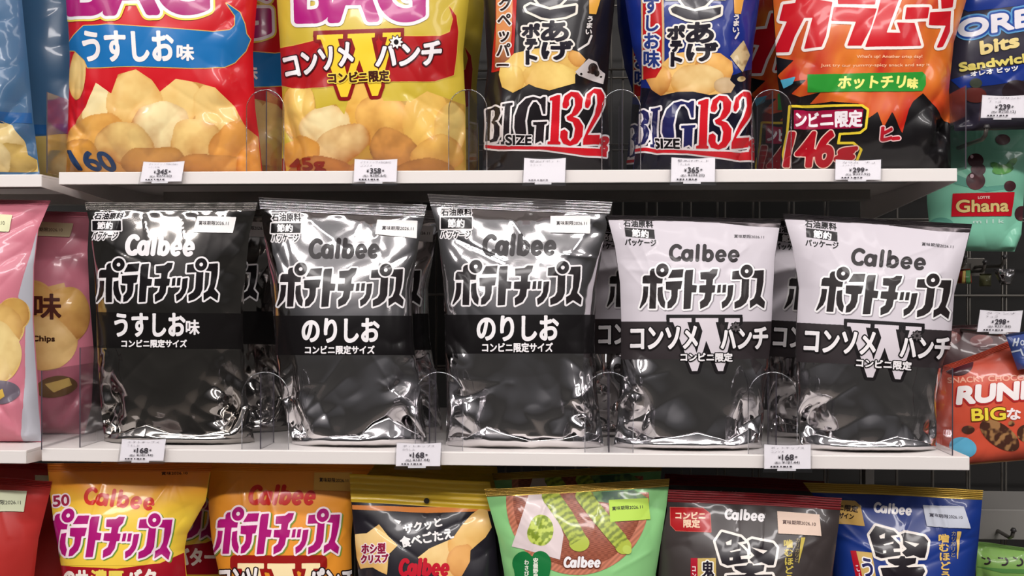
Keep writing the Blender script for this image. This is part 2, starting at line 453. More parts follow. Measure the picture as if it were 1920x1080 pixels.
    def ybase(s, S_, T_):
        z = s.xz(S_, T_)[1]
        return s.lean*z+s.wave_a*np.sin(S_*2.6+s.ph[0])*sm(T_, .55, 1.)
    def ysm(s, S_, T_): return s.ybase(S_, T_)-s.bulge(S_, T_)
    def st(s, px):
        d = ray(px); n = len(px); y = np.full(n, -s.thick*.7); S_ = np.zeros(n); T_ = np.full(n, .5)
        for it in range(5):
            lam = (s.o[1]+y-CAM[1])/d[:, 1]
            Xx = CAM[0]+lam*d[:, 0]-s.o[0]; Zz = CAM[2]+lam*d[:, 2]-s.o[2]
            for q in range(3):
                k = (np.clip(S_, -1, 1)+1)/2
                zb = s.zb[0]+(s.zb[1]-s.zb[0])*k; zt = s.zt[0]+(s.zt[1]-s.zt[0])*k
                T_ = (Zz-zb)/(zt-zb)
                xl, zl, xr, zr = s.edges(np.clip(T_, 0, 1)); S_ = (Xx-xl)/(xr-xl)*2-1
            y = s.ysm(np.clip(S_, -1, 1), np.clip(T_, 0, s.ts))
        return S_, T_
    def clip(s, px):
        S_, T_ = s.st(px)
        hw = s.Wd*850
        return np.maximum.reduce([(np.abs(S_)-.992)*hw, (T_-s.ts+.004)*s.Ht*1700, (.006-T_)*s.Ht*1700])
    def map(s, px):
        S_, T_ = s.st(px); nt_, ns_ = s.G.shape[:2]
        fy = np.clip(T_/s.ts, 0, 1)*(nt_-1); fx = (np.clip(S_, -1, 1)+1)/2*(ns_-1)
        n = bil(s.N, fy, fx); n /= np.linalg.norm(n, axis=1, keepdims=True)+1e-12
        return bil(s.G, fy, fx), n
class Flat:
    """a flat plate facing the aisle through the plane y = y0 + lean*(z-z0)"""
    def __init__(s, root, y0, lean=0., z0=0., inkf=None):
        s.root, s.y0, s.lean, s.z0, s.ink = root, y0, lean, z0, inkf or paper
        s.o = np.array(root.location)
    def clip(s, px): return np.full(len(px), -9.)
    def map(s, px):
        p = px_plane(px, s.y0, s.lean, s.z0)-s.o
        n = np.array([0, -1, s.lean]); n = n/np.linalg.norm(n)
        return p, np.broadcast_to(n, p.shape).copy()

# ------------------------------------------------------------------ the lettering that repeats: drawn once as outlines
def unit(items, x0, y0, x1, y1):
    return xf(items, lambda p: (p-np.array([x0, y0]))/np.array([x1-x0, y1-y0]))
POTE_ = [P((345, 650), (362, 632), (415, 632), (415, 590), (430, 568), (470, 560), (485, 600), (485, 635), (550, 637), (545, 715), (488, 715), (488, 970), (422, 970), (422, 715), (343, 715)),
    P((353, 745), (405, 745), (402, 850), (385, 905), (330, 970), (322, 962), (345, 880), (355, 800)), P((502, 757), (550, 745), (552, 800), (560, 850), (582, 905), (577, 970), (540, 945), (510, 890), (500, 830)),
    P((600, 660), (640, 577), (755, 570), (748, 652)), P((580, 697), (748, 688), (735, 770), (705, 775), (705, 850), (690, 910), (645, 962), (605, 970), (605, 905), (635, 870), (642, 840), (640, 782), (585, 777)),
    P((780, 580), (855, 574), (850, 730), (898, 735), (892, 805), (846, 805), (840, 970), (768, 975), (770, 610)),
    P((928, 602), (1020, 595), (1050, 570), (1106, 570), (1095, 630), (1060, 672), (1055, 732), (1086, 735), (1080, 805), (1052, 810), (1046, 880), (1012, 940), (940, 976), (934, 902), (975, 870), (986, 810), (923, 806), (924, 735), (990, 731), (990, 675), (933, 674)),
    P((1110, 731), (1142, 726), (1140, 806), (1104, 811)), P((1160, 729), (1196, 725), (1192, 806), (1157, 809)), P((1214, 736), (1269, 730), (1263, 830), (1250, 882), (1215, 936), (1163, 972), (1154, 906), (1190, 880), (1210, 840)),
    P((1254, 592), (1335, 582), (1426, 640), (1426, 850), (1402, 910), (1352, 950), (1288, 972), (1284, 906), (1330, 880), (1350, 840), (1352, 672), (1252, 674)),
    P((1438, 655), (1462, 585), (1572, 579), (1572, 700), (1562, 780), (1547, 848), (1594, 900), (1587, 970), (1510, 920), (1443, 967), (1439, 890), (1480, 865), (1502, 800), (1506, 662)),
    XE(540, 580, 80, 84), XE(1398, 590, 79, 82), E(540, 580, 64, 68), E(1398, 590, 62, 66), XE(540, 580, 19, 20), XE(1398, 590, 19, 20)]
POTE = unit(POTE_, 320, 510, 1600, 976)
def pote(TL, TR, BL): return xf(POTE, aff(TL, TR, BL))
def calbee(TL, TR, BL, slant=.12, r=.108):
    it = [S(r, *(ell(.44, .5, .32, .38, 0, 24, 50, 310))), S(r, (.62, .86), (.52, .88)),
          S(r, *ell(1.06, .63, .22, .25, 0, 26)), S(r, (1.33, .40), (1.33, .88)), S(r*.9, (1.33, .42), (1.1, .385)),
          S(r, (1.69, .10), (1.69, .88)), S(r, (2.08, .10), (2.08, .85)), S(r, *ell(2.32, .63, .22, .25, 0, 26)),
          S(r*.92, *ell(3.06, .63, .23, .26, 0, 24, 50, 355)), S(r*.66, (2.86, .66), (3.27, .62)), S(r*.92, *ell(3.80, .63, .23, .26, 0, 24, 50, 355)), S(r*.66, (3.60, .66), (4.01, .62))]
    TL, TR, BL = map(np.array, (TL, TR, BL)); h = np.linalg.norm(BL-TL)
    def g(p):
        q = p.copy(); q[:, 0] = (q[:, 0]+slant*(1-q[:, 1]))/(4.16+slant*.5); return TL+q[:, :1]*(TR-TL)+q[:, 1:2]*(BL-TL)
    return xf(it, g, h)
def cbox(x0, y0, x1, y1, **k): return calbee((x0, y0), (x1, y0), (x0, y1), **k)
# the big slab-serif W behind the flavour name, unit frame: bar top-left (0,0), bar width 1, foot at v=1
def _w(*p): return P(*[((x-592)/766, (y-55)/570) for x, y in p])
W_IN = [_w((655, 120), (800, 120), (918, 520), (892, 625), (850, 625)), _w((850, 625), (905, 625), (1010, 260), (960, 205)),
        _w((915, 120), (1085, 120), (1190, 540), (1162, 625), (1115, 625)), _w((1115, 625), (1165, 625), (1275, 120), (1222, 120)),
        _w((625, 92), (845, 92), (845, 130), (625, 130)), _w((885, 92), (1115, 92), (1115, 130), (885, 130)), _w((1180, 92), (1330, 92), (1330, 130), (1180, 130))]
W_BAR = [_w((592, 55), (1358, 55), (1358, 110), (592, 110))]
def star(cx, cy, r0, r1, n=10):
    a = np.linspace(0, 2*math.pi, 2*n, endpoint=False); r = np.where(np.arange(2*n) % 2, r1, r0)
    return ('C', [np.stack([cx+r*np.cos(a), cy+r*np.sin(a)], 1)])
# brush-written kanji (two blocks over a broad foot), from the brown bag's own pixels
def _k(*p): return P(*[(1240+x/5.647, 900+y/5.647) for x, y in p])
def _kx(*p): return X(*[(1240+x/5.647, 900+y/5.647) for x, y in p])
KATA = [_k((572, 650), (640, 553), (840, 605), (885, 650), (805, 662), (905, 760), (915, 872), (700, 905), (640, 880)), _kx((680, 662), (745, 633), (740, 690), (690, 692)), _kx((720, 757), (840, 724), (835, 747), (740, 767)),
        _kx((720, 822), (757, 820), (755, 850), (722, 852)), _kx((835, 802), (920, 797), (915, 835), (842, 837)),
        _k((922, 645), (960, 625), (1180, 668), (1222, 720), (1205, 830), (1187, 902), (1130, 902), (1060, 872), (980, 892), (930, 842), (985, 802), (945, 758), (940, 690)), _kx((948, 714), (1125, 748), (1078, 782), (1000, 742)), _kx((930, 800), (985, 802), (930, 842)),
        _k((768, 915), (898, 905), (918, 880), (962, 883), (968, 905), (1092, 900), (1080, 962), (985, 988), (850, 982), (780, 945)),
        _k((690, 1010), (880, 1000), (905, 985), (975, 988), (1000, 1003), (1170, 1000), (1190, 1050), (1150, 1120), (930, 1150), (720, 1110))]

# ------------------------------------------------------------------ printed food pictures: colour as a function of place on the print
def wob(x, y, k=1.):
    return (np.sin(x*.11*k+np.sin(y*.07*k)*2)+np.sin(y*.13*k+x*.05*k)+np.sin((x+y)*.23*k)*.5)/2.5
_R = np.random.RandomState(5).rand(64, 64)
def vn(x, y, sc, o=2):
    """smooth value noise, about -1..1, feature size sc pixels"""
    t, a = 0, 1.
    for k in range(o):
        u, v = x/sc*2**k+7.3*k+100, y/sc*2**k+3.1*k+100
        i, j = np.floor(u).astype(int), np.floor(v).astype(int); f, g = u-i, v-j; f = f*f*(3-2*f); g = g*g*(3-2*g)
        r = lambda p, q: _R[p % 64, q % 64]
        t = t+a*((r(i, j)*(1-f)+r(i+1, j)*f)*(1-g)+(r(i, j+1)*(1-f)+r(i+1, j+1)*f)*g-.5)*2; a *= .5
    return t/1.4
def chips(base, lst):
    """overlapping potato slices: (cx,cy,rx,ry,rot,inner colour,rim colour)"""
    def f(x, y):
        c = np.broadcast_to(lin(base), (len(x), 3)).copy()+wob(x, y, .6)[:, None]*.02
        for q, (cx, cy, rx, ry, rot, ci, ce) in enumerate(lst):
            a = math.radians(rot); u = ((x-cx)*math.cos(a)+(y-cy)*math.sin(a))/rx; v = (-(x-cx)*math.sin(a)+(y-cy)*math.cos(a))/ry
            r = np.hypot(u, v)*(1+.16*vn(x+31*q, y, (rx+ry)*.45, 2)); k = r < 1
            w = np.clip(.2+.5*r[k]**5+.38*vn(x[k]+17*q, y[k], 26, 3)+.30*v[k]+.2*u[k]*math.sin(q*2.4), 0, 1)[:, None]
            c[k] = lin(ci)*(1-w)+lin(ce)*w
        return np.clip(c, 0, 1)
    return f
def grad(stops, ax=1, noise=0.):
    xs = [s[0] for s in stops]; cs = np.array([lin(s[1]) for s in stops])
    def f(x, y):
        q = (x, y)[ax]+noise*wob(x, y, .5)
        return np.stack([np.interp(q, xs, cs[:, i]) for i in range(3)], 1)
    return f
def speckle(c0, c1, k=1., thr=0.):
    def f(x, y):
        n = 2.4*vn(x, y, 5./k, 2)
        w = np.clip((n-thr)*1.2+.5, 0, 1)[:, None]
        return lin(c0)*(1-w)+lin(c1)*w
    return f
WH, BK = (238, 234, 235), (24, 21, 23)

# ------------------------------------------------------------------ setting and shelving
ZT, YT, TH = 0.27698, 0.03753, 0.01284          # top shelf height and set-back, shelf edge thickness
ZB = -0.285                                      # bottom shelf (below the frame)
m = MB(); m.box((-2.2, .62, -1.2), (3.2, .66, 1.7)); wb = m.build('wall_back', DARK_WALL); wb['kind'] = 'structure'
m = MB(); m.box((-2.2, -3.6, -1.22), (3.2, .66, -1.2)); fl = m.build('floor', principled('shop_floor', (120, 114, 108), rough=.35)); fl['kind'] = 'structure'
def shelf(name, label, x0, x1, yf, z, depth=.40, mat=SHELF_WHITE, group=None, lip=True):
    r = thing(name, label, 'shelf', (x0, yf, z), group)
    w = x1-x0
    m = MB(); m.box((0, 0, -TH), (w, .0016, 0)); m.build('front_edge', mat, r, bevel=.0012)
    m = MB(); m.box((0, .0017, -.0022), (w, depth, 0)); m.build('deck', mat, r)
    for x in (.0, w-.0016):
        m = MB(); m.prism([(x, .0017, -.0024), (x, .0017, -TH), (x, depth, -.034), (x, depth, -.0024)], (.0016, 0, 0)); m.build('side_bracket', mat, r)
    for a, b, h in ((.05, .075, .008), (.22, .25, .014)):
        m = MB(); m.box((.03, a, -h), (w-.03, b, -.0024)); m.build('underside_rib', SHELF_GREY, r)
    return r
shelf('shelf_board', 'white steel shelf running above the silver bags, carrying the big coloured bags', 0, .9, YT, ZT, .385)
shelf('shelf_board', 'white steel shelf in the middle carrying the five silver and black bags', 0, .9, 0, 0, .42)
shelf('shelf_board', 'lowest white steel shelf under the yellow, orange and green bags', 0, .9, -.03, ZB, .45)
gap = .014
shelf('shelf_board', 'upper shelf of the neighbouring bay at the left, under the blue bag', -.95, px_plane([(78, 338)], YT-.004)[0, 0], YT-.004, px_plane([(60, 327)], YT-.004)[0, 2], .40)
shelf('shelf_board', 'middle shelf of the neighbouring bay at the left, under the pink bags', -.95, px_plane([(49, 855)], -.012)[0, 0], -.012, px_plane([(40, 845)], -.012)[0, 2], .42)
shelf('shelf_board', 'lowest shelf of the neighbouring bay at the left, under the red bag', -.95, -.016, -.03, ZB, .45)
# wire mesh panels at the back
def mesh_panel(y, x0, x1, z0, z1, ph, label):
    m = MB()
    for x in np.arange(x0+ph, x1, .0468): m.tube([(x, 0, z0), (x, 0, z1)], .0016, 6)
    for z in np.arange(z0, z1, .10): m.tube([(x0, -.003, z), (x1, -.003, z)], .0017, 6)
    tag(m.build('wire_grid_panel', WIRE, None, (0, y, 0), True), label, 'wire panel')
mesh_panel(.435, .0, 1.7, -.75, .75, .012, 'front steel wire grid behind the shelves, where the pegs are hooked')
mesh_panel(.50, .0, 1.7, -.75, .75, .030, 'second steel wire grid standing behind the first one')
for x, lb in ((-.0085, 'slotted steel upright between the left bay and the main bay'), (.915, 'slotted steel upright at the right end of the white shelves')):
    m = MB(); m.box((-.006, 0, -.9), (.006, .03, .9)); tag(m.build('shelf_upright', principled('upright_steel', (92, 88, 84), .45), None, (x, .442, 0), bevel=.001), lb, 'upright')

# clear acrylic dividers: a long upright plate with a round-topped front tab
def divider(name, cx_px, top_px, base_z, yf, wpx, label, plate=True, tab=True, depth=.30, line_px=None, group='clear dividers'):
    c = px_plane([(cx_px, top_px)], yf)[0]; h = c[2]-base_z; hw = wpx/2*(1.1327+yf)/FPX
    r = thing('shelf_divider', label, 'divider', (c[0], yf, base_z), group)
    if tab:
        pts = [(-hw, 0, .0)] + [(hw*math.cos(a), 0, h-hw+hw*math.sin(a)) for a in np.linspace(math.pi, 0, 25)] + [(hw, 0, 0.)]
        m = MB(); m.prism(pts[::-1], (0, .0012, 0), 0, 1); m.build('front_tab', [ACRYLIC, RIM], r)
        m = MB(); m.tube([(x, .0006, z) for x, _, z in pts], .0005, 8); m.build('tab_rim', RIM, r, smooth=True)
    if plate:
        x = 0 if line_px is None else px_plane([(line_px, top_px)], yf)[0, 0]-c[0]
        m = MB(); hp = h-.001 if tab else h
        m.prism([(x-.0006, .0014, 0), (x+.0006, .0014, 0), (x+.0006, .0014, hp), (x-.0006, .0014, hp)], (0, depth, 0), 1, 0); m.build('plate', [ACRYLIC, EDGE], r)
    return r
YD = .006
for cx, lp, nm in ((497, 488, 'between the dark bag and the first silver bag'), (823, 805, 'between the two silver bags'), (1142, 1142, 'between the silver and grey-and-white bags'), (1449, 1456, 'between the two grey-and-white bags')):
    divider('shelf_divider', cx, 698, 0, YD, 90, 'clear round-topped divider on the middle shelf '+nm, line_px=lp, depth=.05)
divider('shelf_divider', 170, 652, 0, YD, 46, 'clear divider at the left end of the middle shelf', tab=False, line_px=149)
divider('shelf_divider', 1788, 690, 0, YD, 46, 'clear divider at the right end of the middle shelf beside the red pouch', tab=False, line_px=1787)
for cx, nm in ((497, 'between the red bag and the yellow bag'), (877, 'between the yellow bag and the black bag'), (1165, 'between the black bag and the blue bag'), (1447, 'between the blue bag and the red-and-black bag')):
    divider('shelf_divider', cx, 168, ZT, YT+YD, 72, 'clear round-topped divider on the upper shelf '+nm, line_px=cx+2, depth=.10)
divider('shelf_divider', 1800, 160, ZT, YT+YD, 40, 'clear divider at the right end of the upper shelf', tab=False, line_px=1812)
divider('shelf_divider', 88, 172, ZT, YT+YD, 30, 'clear divider at the left end of the upper shelf beside the red bag', tab=False, line_px=87)
divider('shelf_divider', 76, 695, px_plane([(40, 845)], -.012)[0, 2], -.006, 30, 'clear divider at the right end of the neighbouring bay, in front of the pink bags', tab=False, line_px=77)

# ------------------------------------------------------------------ middle row: silver, black and grey bags
def stamp(b, q, rot=0.):
    """saving-package stamp; q = pixel boxes (line 1, black box, word in box, line 2) as parallelograms"""
    l1, bx, wd, l2 = q
    para = lambda k: P(k[0], k[1], (k[1][0]+k[2][0]-k[0][0], k[1][1]+k[2][1]-k[0][1]), k[2])
    a, c = T('石油原料', *l1), T('パッケージ', *l2)
    deco(b, 'package_stamp', [([a, para(bx), c], 2.4, WH), ([a, c], .35, BK), ([para(bx)], 0, BK), ([T('節約', *wd)], .5, WH)], .5)
def pbox(x0, y0, x1, y1, sl=0.): return ((x0+sl, y0), (x1+sl, y0), (x0, y1))
def sticker(b, quad, txt, tl, tr, bl, c=(245, 242, 240), tc_=(60, 56, 58), label=None):
    deco(b, 'date_sticker', [([P(*quad)], 0, paper(c)), ([T(txt, tl, tr, bl)], .12, paper(tc_))], .5, base=2.5, label=label)
GM = 'silver packs on the middle shelf'
def M1():
    b = Bag('potato_chip_bag', 'dark smoky foil bag with white brand lettering, first from the left on the middle shelf', 'chip bag',
            [(162, 380), (172, 430), (178, 520), (181, 600), (183, 680), (190, 770), (196, 836)], [(484, 380), (468, 440), (458, 540), (456, 640), (462, 740), (478, 836)],
            .058, -.075, .026, 11, mat=FOIL_DARK, low=1.1, allw=.3, creases=10, seal=.032, bottom=.04)
    stamp(b, (pbox(176, 399, 230, 411, 4), ((174, 414), (228, 414), (174, 432)), pbox(183, 416, 212, 430), pbox(172, 435, 219, 450, 4)))
    sticker(b, [(371, 406), (443, 407), (436, 437), (361, 436)], '賞味期限2026.11', (374, 414.5), (429, 415), (373, 422.5))
    deco(b, 'flavour_band', [([P((150, 585), (480, 588), (480, 655), (150, 652))], 0, (22, 20, 20))], 1)
    deco(b, 'brand_lettering', [(calbee((235, 438), (367, 440), (233, 480)), 0, WH)], .6)
    a = pote((184, 484), (414, 481), (180, 568)); deco(b, 'product_lettering', [(a, 3.2, WH), (a, 0, BK)], .6)
    deco(b, 'flavour_lettering', [([T('うすしお', (216, 588, 347, 630))], 1.6, WH), ([T('味', (350, 600, 374, 627))], .8, WH), ([T('コンビニ限定サイズ', (229, 637, 351, 651))], .6, WH)], .5, base=.5)
    return b
def MN(label, left, right, y0, lean, seed, st_, stk, cal, lo, band, fl_, sz, **k):
    b = Bag('potato_chip_bag', label, 'chip bag', left, right, y0, lean, .031, seed, mat=FOIL, low=1.1, allw=.3, creases=8, **k)
    stamp(b, st_); sticker(b, *stk)
    deco(b, 'flavour_band', [([P((450, band[0]), (1200, band[0]), (1200, band[1]), (450, band[1]))], 0, (22, 20, 21))], 1.5, ss=2)
    deco(b, 'brand_lettering', [(cbox(*cal), 0, (38, 33, 35))], .6)
    a = pote(*lo); deco(b, 'product_lettering', [(a, 3.2, WH), (a, 0, (36, 31, 33))], .6)
    deco(b, 'flavour_lettering', [([T('のりしお', fl_)], 1.7, WH), ([T('コンビニ限定サイズ', sz)], .6, WH)], .5, base=.5)
    return b
m1 = M1()
m2 = MN('silver foil bag with dark brand lettering, second from the left on the middle shelf', [(487, 370), (496, 440), (506, 520), (513, 600), (520, 700), (538, 790), (548, 836)],
        [(801, 384), (786, 450), (772, 540), (775, 640), (790, 740), (802, 836)], .052, .055, 22,
        (pbox(510, 400, 564, 415), ((509, 419), (564, 419), (508, 437)), pbox(520, 421, 549, 435), pbox(510, 439, 560, 454)),
        ([(708, 413), (783, 414), (781, 447), (704, 440)], '賞味期限2026.11', (717, 424.5), (776, 425.5), (716, 432)), (577, 446, 713, 486), ((524, 492), (762, 492), (519, 576)), (592, 666), (568, 598, 710, 641), (573, 648.5, 702, 663.5), bottom=.05)
m3 = MN('silver foil bag with dark brand lettering, third from the left on the middle shelf', [(801, 363), (820, 430), (830, 520), (834, 600), (835, 680), (838, 760), (836, 836)],
        [(1148, 379), (1132, 450), (1118, 540), (1114, 640), (1120, 740), (1132, 836)], .050, .06, 35,
        (pbox(828, 391, 884, 405), ((827, 408), (885, 408), (827, 429)), pbox(840, 411, 871, 427), pbox(827, 433, 883, 447)),
        ([(1032, 406), (1107, 405), (1106, 438), (1032, 437)], '賞味期限2026.11', (1043, 415.5), (1100, 415.5), (1043, 423)), (903, 438, 1044, 481), ((851, 487), (1094, 487), (848, 573)), (590, 663), (896, 593, 1046, 638), (905, 643, 1036, 660), bottom=.07)
m1.foot([(-1, .006), (-.6, .012), (-.3, .020), (0, .012), (.4, .010), (.8, .016), (1, .006)], FOIL_DARK, 3)
m2.foot([(-1, .006), (-.5, .010), (.1, .012), (.3, .024), (.5, .030), (.75, .018), (1, .006)], FOIL, 5)
m3.foot([(-1, .008), (-.7, .010), (-.45, .022), (-.25, .016), (.1, .008), (.5, .010), (.8, .016), (1, .010)], FOIL, 7)
LG, DK = (214, 206, 212), (58, 51, 53)
AM5 = lambda p: np.array([1582.8, 597.6])+(p-np.array([1249.6, 590]))@np.array([[151/142, 9.4/142], [-7.5/105.7, 106.7/105.7]])
def MC(label, left, right, y0, lean, seed, A, white, dark, top_dark, **k):
    b = Bag('potato_chip_bag', label, 'chip bag', left, right, y0, lean, .031, seed, mat=FOIL, seal_mat=FOILSEAL, low=1.0, allw=.25, creases=7, seal_label='dark grey crimped seal', bottom=.035, inkf=ink_matte, **k)
    deco(b, 'upper_print', [([P(*white)], 0, (208, 201, 208))], 1.5, ss=2)
    deco(b, 'flavour_band', [([P(*dark)], 0, (50, 44, 46))], 1.5, ss=2)
    deco(b, 'top_stripe', [([P(*top_dark)], 0, FOILSEAL)], 1.2, ss=3, base=.4)
    X_ = lambda it: xf(it, A)
    l1, wd, l2 = T('石油原料', (1169, 412), (1224, 415), (1169.5, 425)), T('節約', (1185, 430), (1216, 432.5), (1185.5, 444)), T('パッケージ', (1172, 447.5), (1230, 450), (1172.5, 460))
    bx = P((1171, 427), (1226.5, 431), (1228, 448.5), (1173, 443.5))
    deco(b, 'package_stamp', [(X_([l1, l2]), .5, BK), (X_([bx]), 0, BK), (X_([wd]), .55, WH)], .5, base=.5)
    deco(b, 'date_stamp', [(X_([T('賞味期限2026.11', (1376, 440), (1432, 441.5), (1376, 446.5))]), .1, (70, 66, 70))], .5, base=.5)
    deco(b, 'brand_lettering', [(X_(calbee((1253, 457), (1387, 459), (1253, 491), .06)), 0, (36, 30, 33))], .6, base=.5)
    a = X_(pote((1202, 494), (1437, 494), (1199, 580)))
    deco(b, 'product_lettering', [(shift(a, 1.6, 1.2), 4.0, (150, 144, 150)), (a, 3.3, (243, 240, 241)), (a, 0, (38, 32, 33))], .6, base=.5)
    wi = aff((1249.6, 590), (1391.5, 590), (1249.6, 695.7))
    deco(b, 'flavour_initial', [(X_(xf(W_IN, wi)), 6.0, BK), (X_(xf(W_BAR, wi)), 0, BK), (X_(xf(W_IN, wi)), 0, LG)], .7, base=.8)
    c1, c2, c3 = X_([T('コンソメ', (1185, 614.5), (1307, 612.5), (1185, 654.5))]), X_([T('ハンチ', (1352, 617), (1436, 614), (1352, 655))]), X_([T('コンビニ限定', (1276.5, 662), (1372, 662), (1276.5, 677.5))])
    st = X_([star(1378, 613.5, 9.5, 5.5, 8)])
    deco(b, 'flavour_lettering', [(c1+c2, 4.0, BK), (c3, 2.6, BK), (c1+c2, 1.6, WH), (c3, .7, WH), (st, 1.2, BK), (st, 0, (84, 78, 80)), (X_([E(1378, 613.5, 2.6, 2.6)]), 0, BK)], .5, base=3)
    return b
FOILSEAL = principled('dark_seal_film', (70, 64, 66), rough=.25, metal=.7)
I_ = lambda p: p
m4 = MC('grey-and-white bag over dark foil, fourth from the left on the middle shelf', [(1137, 403), (1152, 460), (1162, 530), (1164, 600), (1164, 700), (1158, 780), (1150, 836)],
        [(1466, 411), (1454, 480), (1449, 560), (1445, 640), (1437, 720), (1432, 780), (1428, 838)], .050, .03, 44, I_, [(1100, 340), (1500, 340), (1500, 600), (1430, 603), (1100, 603)], [(1100, 603), (1430, 603), (1500, 598), (1500, 673), (1100, 674)], seal=.018, top_dark=[(1120, 395), (1480, 395), (1480, 428), (1400, 424), (1290, 412), (1230, 408), (1137, 402)])
m5 = MC('grey-and-white bag tilted to the right, rightmost on the middle shelf', [(1466, 401), (1486, 470), (1497, 540), (1492, 620), (1492, 720), (1496, 790), (1500, 838)],
        [(1823, 420), (1805, 490), (1789, 550), (1783, 640), (1768, 680), (1756, 740), (1756, 840)], .050, .03, 57, AM5, [(1430, 330), (1850, 330), (1850, 622), (1780, 620), (1440, 602)], [(1440, 602), (1780, 620), (1850, 622), (1850, 694), (1440, 676)], seal=.02, top_dark=[(1450, 390), (1840, 400), (1840, 437), (1760, 434), (1640, 420), (1565, 411), (1466, 402)])
m4.foot([(-1, .010), (-.7, .008), (-.2, .014), (.1, .018), (.5, .010), (.8, .022), (1, .010)], FOIL, 9, reach=.006)
m5.foot([(-1, .010), (-.8, .016), (-.5, .012), (0, .010), (.3, .016), (.7, .010), (1, .004)], FOIL, 11, reach=.006)
def behind(r, dx, dy, label, grp=None, dz=0):
    c = copy_tree(r); c.location = (r.location.x+dx, r.location.y+dy, r.location.z+dz); c['label'] = label
    if grp: c['group'] = grp
    return c
behind(m1.root, .012, .10, 'dark foil bag standing behind the first dark foil bag on the middle shelf')
behind(m2.root, .004, .10, 'silver foil bag standing behind the second bag of the middle shelf')
behind(m3.root, -.004, .20, 'silver foil bag standing behind the third bag of the middle shelf')
behind(m4.root, -.030, .095, 'grey-and-white bag peeping out behind the gap right of the third silver bag')
behind(m5.root, -.0146, .095, 'grey-and-white bag peeping out between the two front grey-and-white bags')


# ------------------------------------------------------------------ upper row: big bags
YB_ = YT+.062
PALE, GOLD, BROWN, CREAM = (240, 205, 130), (226, 170, 84), (190, 120, 50), (246, 226, 170)
def T1():
    b = Bag('potato_chip_bag', 'big red bag with a blue swoosh and potato chips, leftmost of the upper shelf', 'chip bag',
            [(112, -260), (116, -60), (125, 0), (131, 100), (128, 210), (124, 320)], [(505, -260), (490, -60), (482, 0), (474, 100), (478, 200), (486, 260), (493, 320)],
            YB_, .02, .045, 3, z0=ZT, mat=film((204, 22, 34)), low=.8, allw=.5, top=.6, creases=9)
    pile = [(145, 140, 17, 47, 4, PALE, GOLD), (185, 195, 32, 45, 10, CREAM, PALE), (330, 190, 45, 48, -15, PALE, GOLD), (405, 215, 40, 55, -25, PALE, GOLD), (252, 190, 50, 62, 0, PALE, (214, 150, 64)), (300, 245, 60, 50, -10, CREAM, BROWN), (370, 265, 50, 45, 10, PALE, BROWN),
            (180, 255, 60, 42, -22, (236, 178, 90), BROWN), (235, 270, 55, 40, 15, PALE, (176, 106, 48)), (440, 275, 45, 45, 20, (232, 166, 84), BROWN), (150, 300, 40, 40, 30, (224, 160, 70), (150, 96, 40)), (290, 305, 60, 28, 0, (206, 150, 80), (140, 92, 50)), (400, 315, 70, 26, 0, (214, 150, 76), (130, 80, 44)), (470, 312, 30, 40, 0, (236, 160, 70), (170, 90, 30))]
    deco(b, 'chip_picture', [([E(145, 140, 17, 47, 4), P((120, 330), (128, 250), (160, 200), (180, 155), (208, 175), (222, 140), (255, 130), (285, 150), (300, 172), (330, 148), (370, 155), (405, 165), (440, 200), (462, 240), (500, 270), (500, 330))], 0, chips((205, 150, 80), pile))], 1.5, ss=2)
    sw = [P((95, 86), (128, 80), (140, 66), (158, 49), (200, 46), (300, 52), (400, 60), (432, 57), (441, 48), (441, 30), (424, 6), (450, 24), (459, 45), (462, 64), (469, 74), (460, 96), (440, 116), (420, 126), (360, 128), (250, 124), (165, 127), (159, 113), (140, 95), (100, 92))]
    deco(b, 'blue_swoosh', [(sw, 1.6, (226, 182, 96)), (sw, 0, (30, 112, 178))], 1)
    big = [T('BAG', (128, -72), (384, -76), (132, 26))]
    deco(b, 'title_lettering', [(big, 16, (236, 214, 84)), (big, 12.5, WH), (big, 6.5, (168, 24, 112))], 1, base=1)
    deco(b, 'flavour_lettering', [([T('うすしお', (156, 59), (323, 60), (160, 114))], 2.0, (240, 234, 232)), ([T('味', (333, 84), (363, 85), (333, 113))], 1.2, (240, 234, 232))], .7, base=1.5)
    deco(b, 'weight_lettering', [([T('160', (132, 284), (205, 286), (150, 318))], 1.6, (32, 60, 100))], .8, base=1.2)
    return b
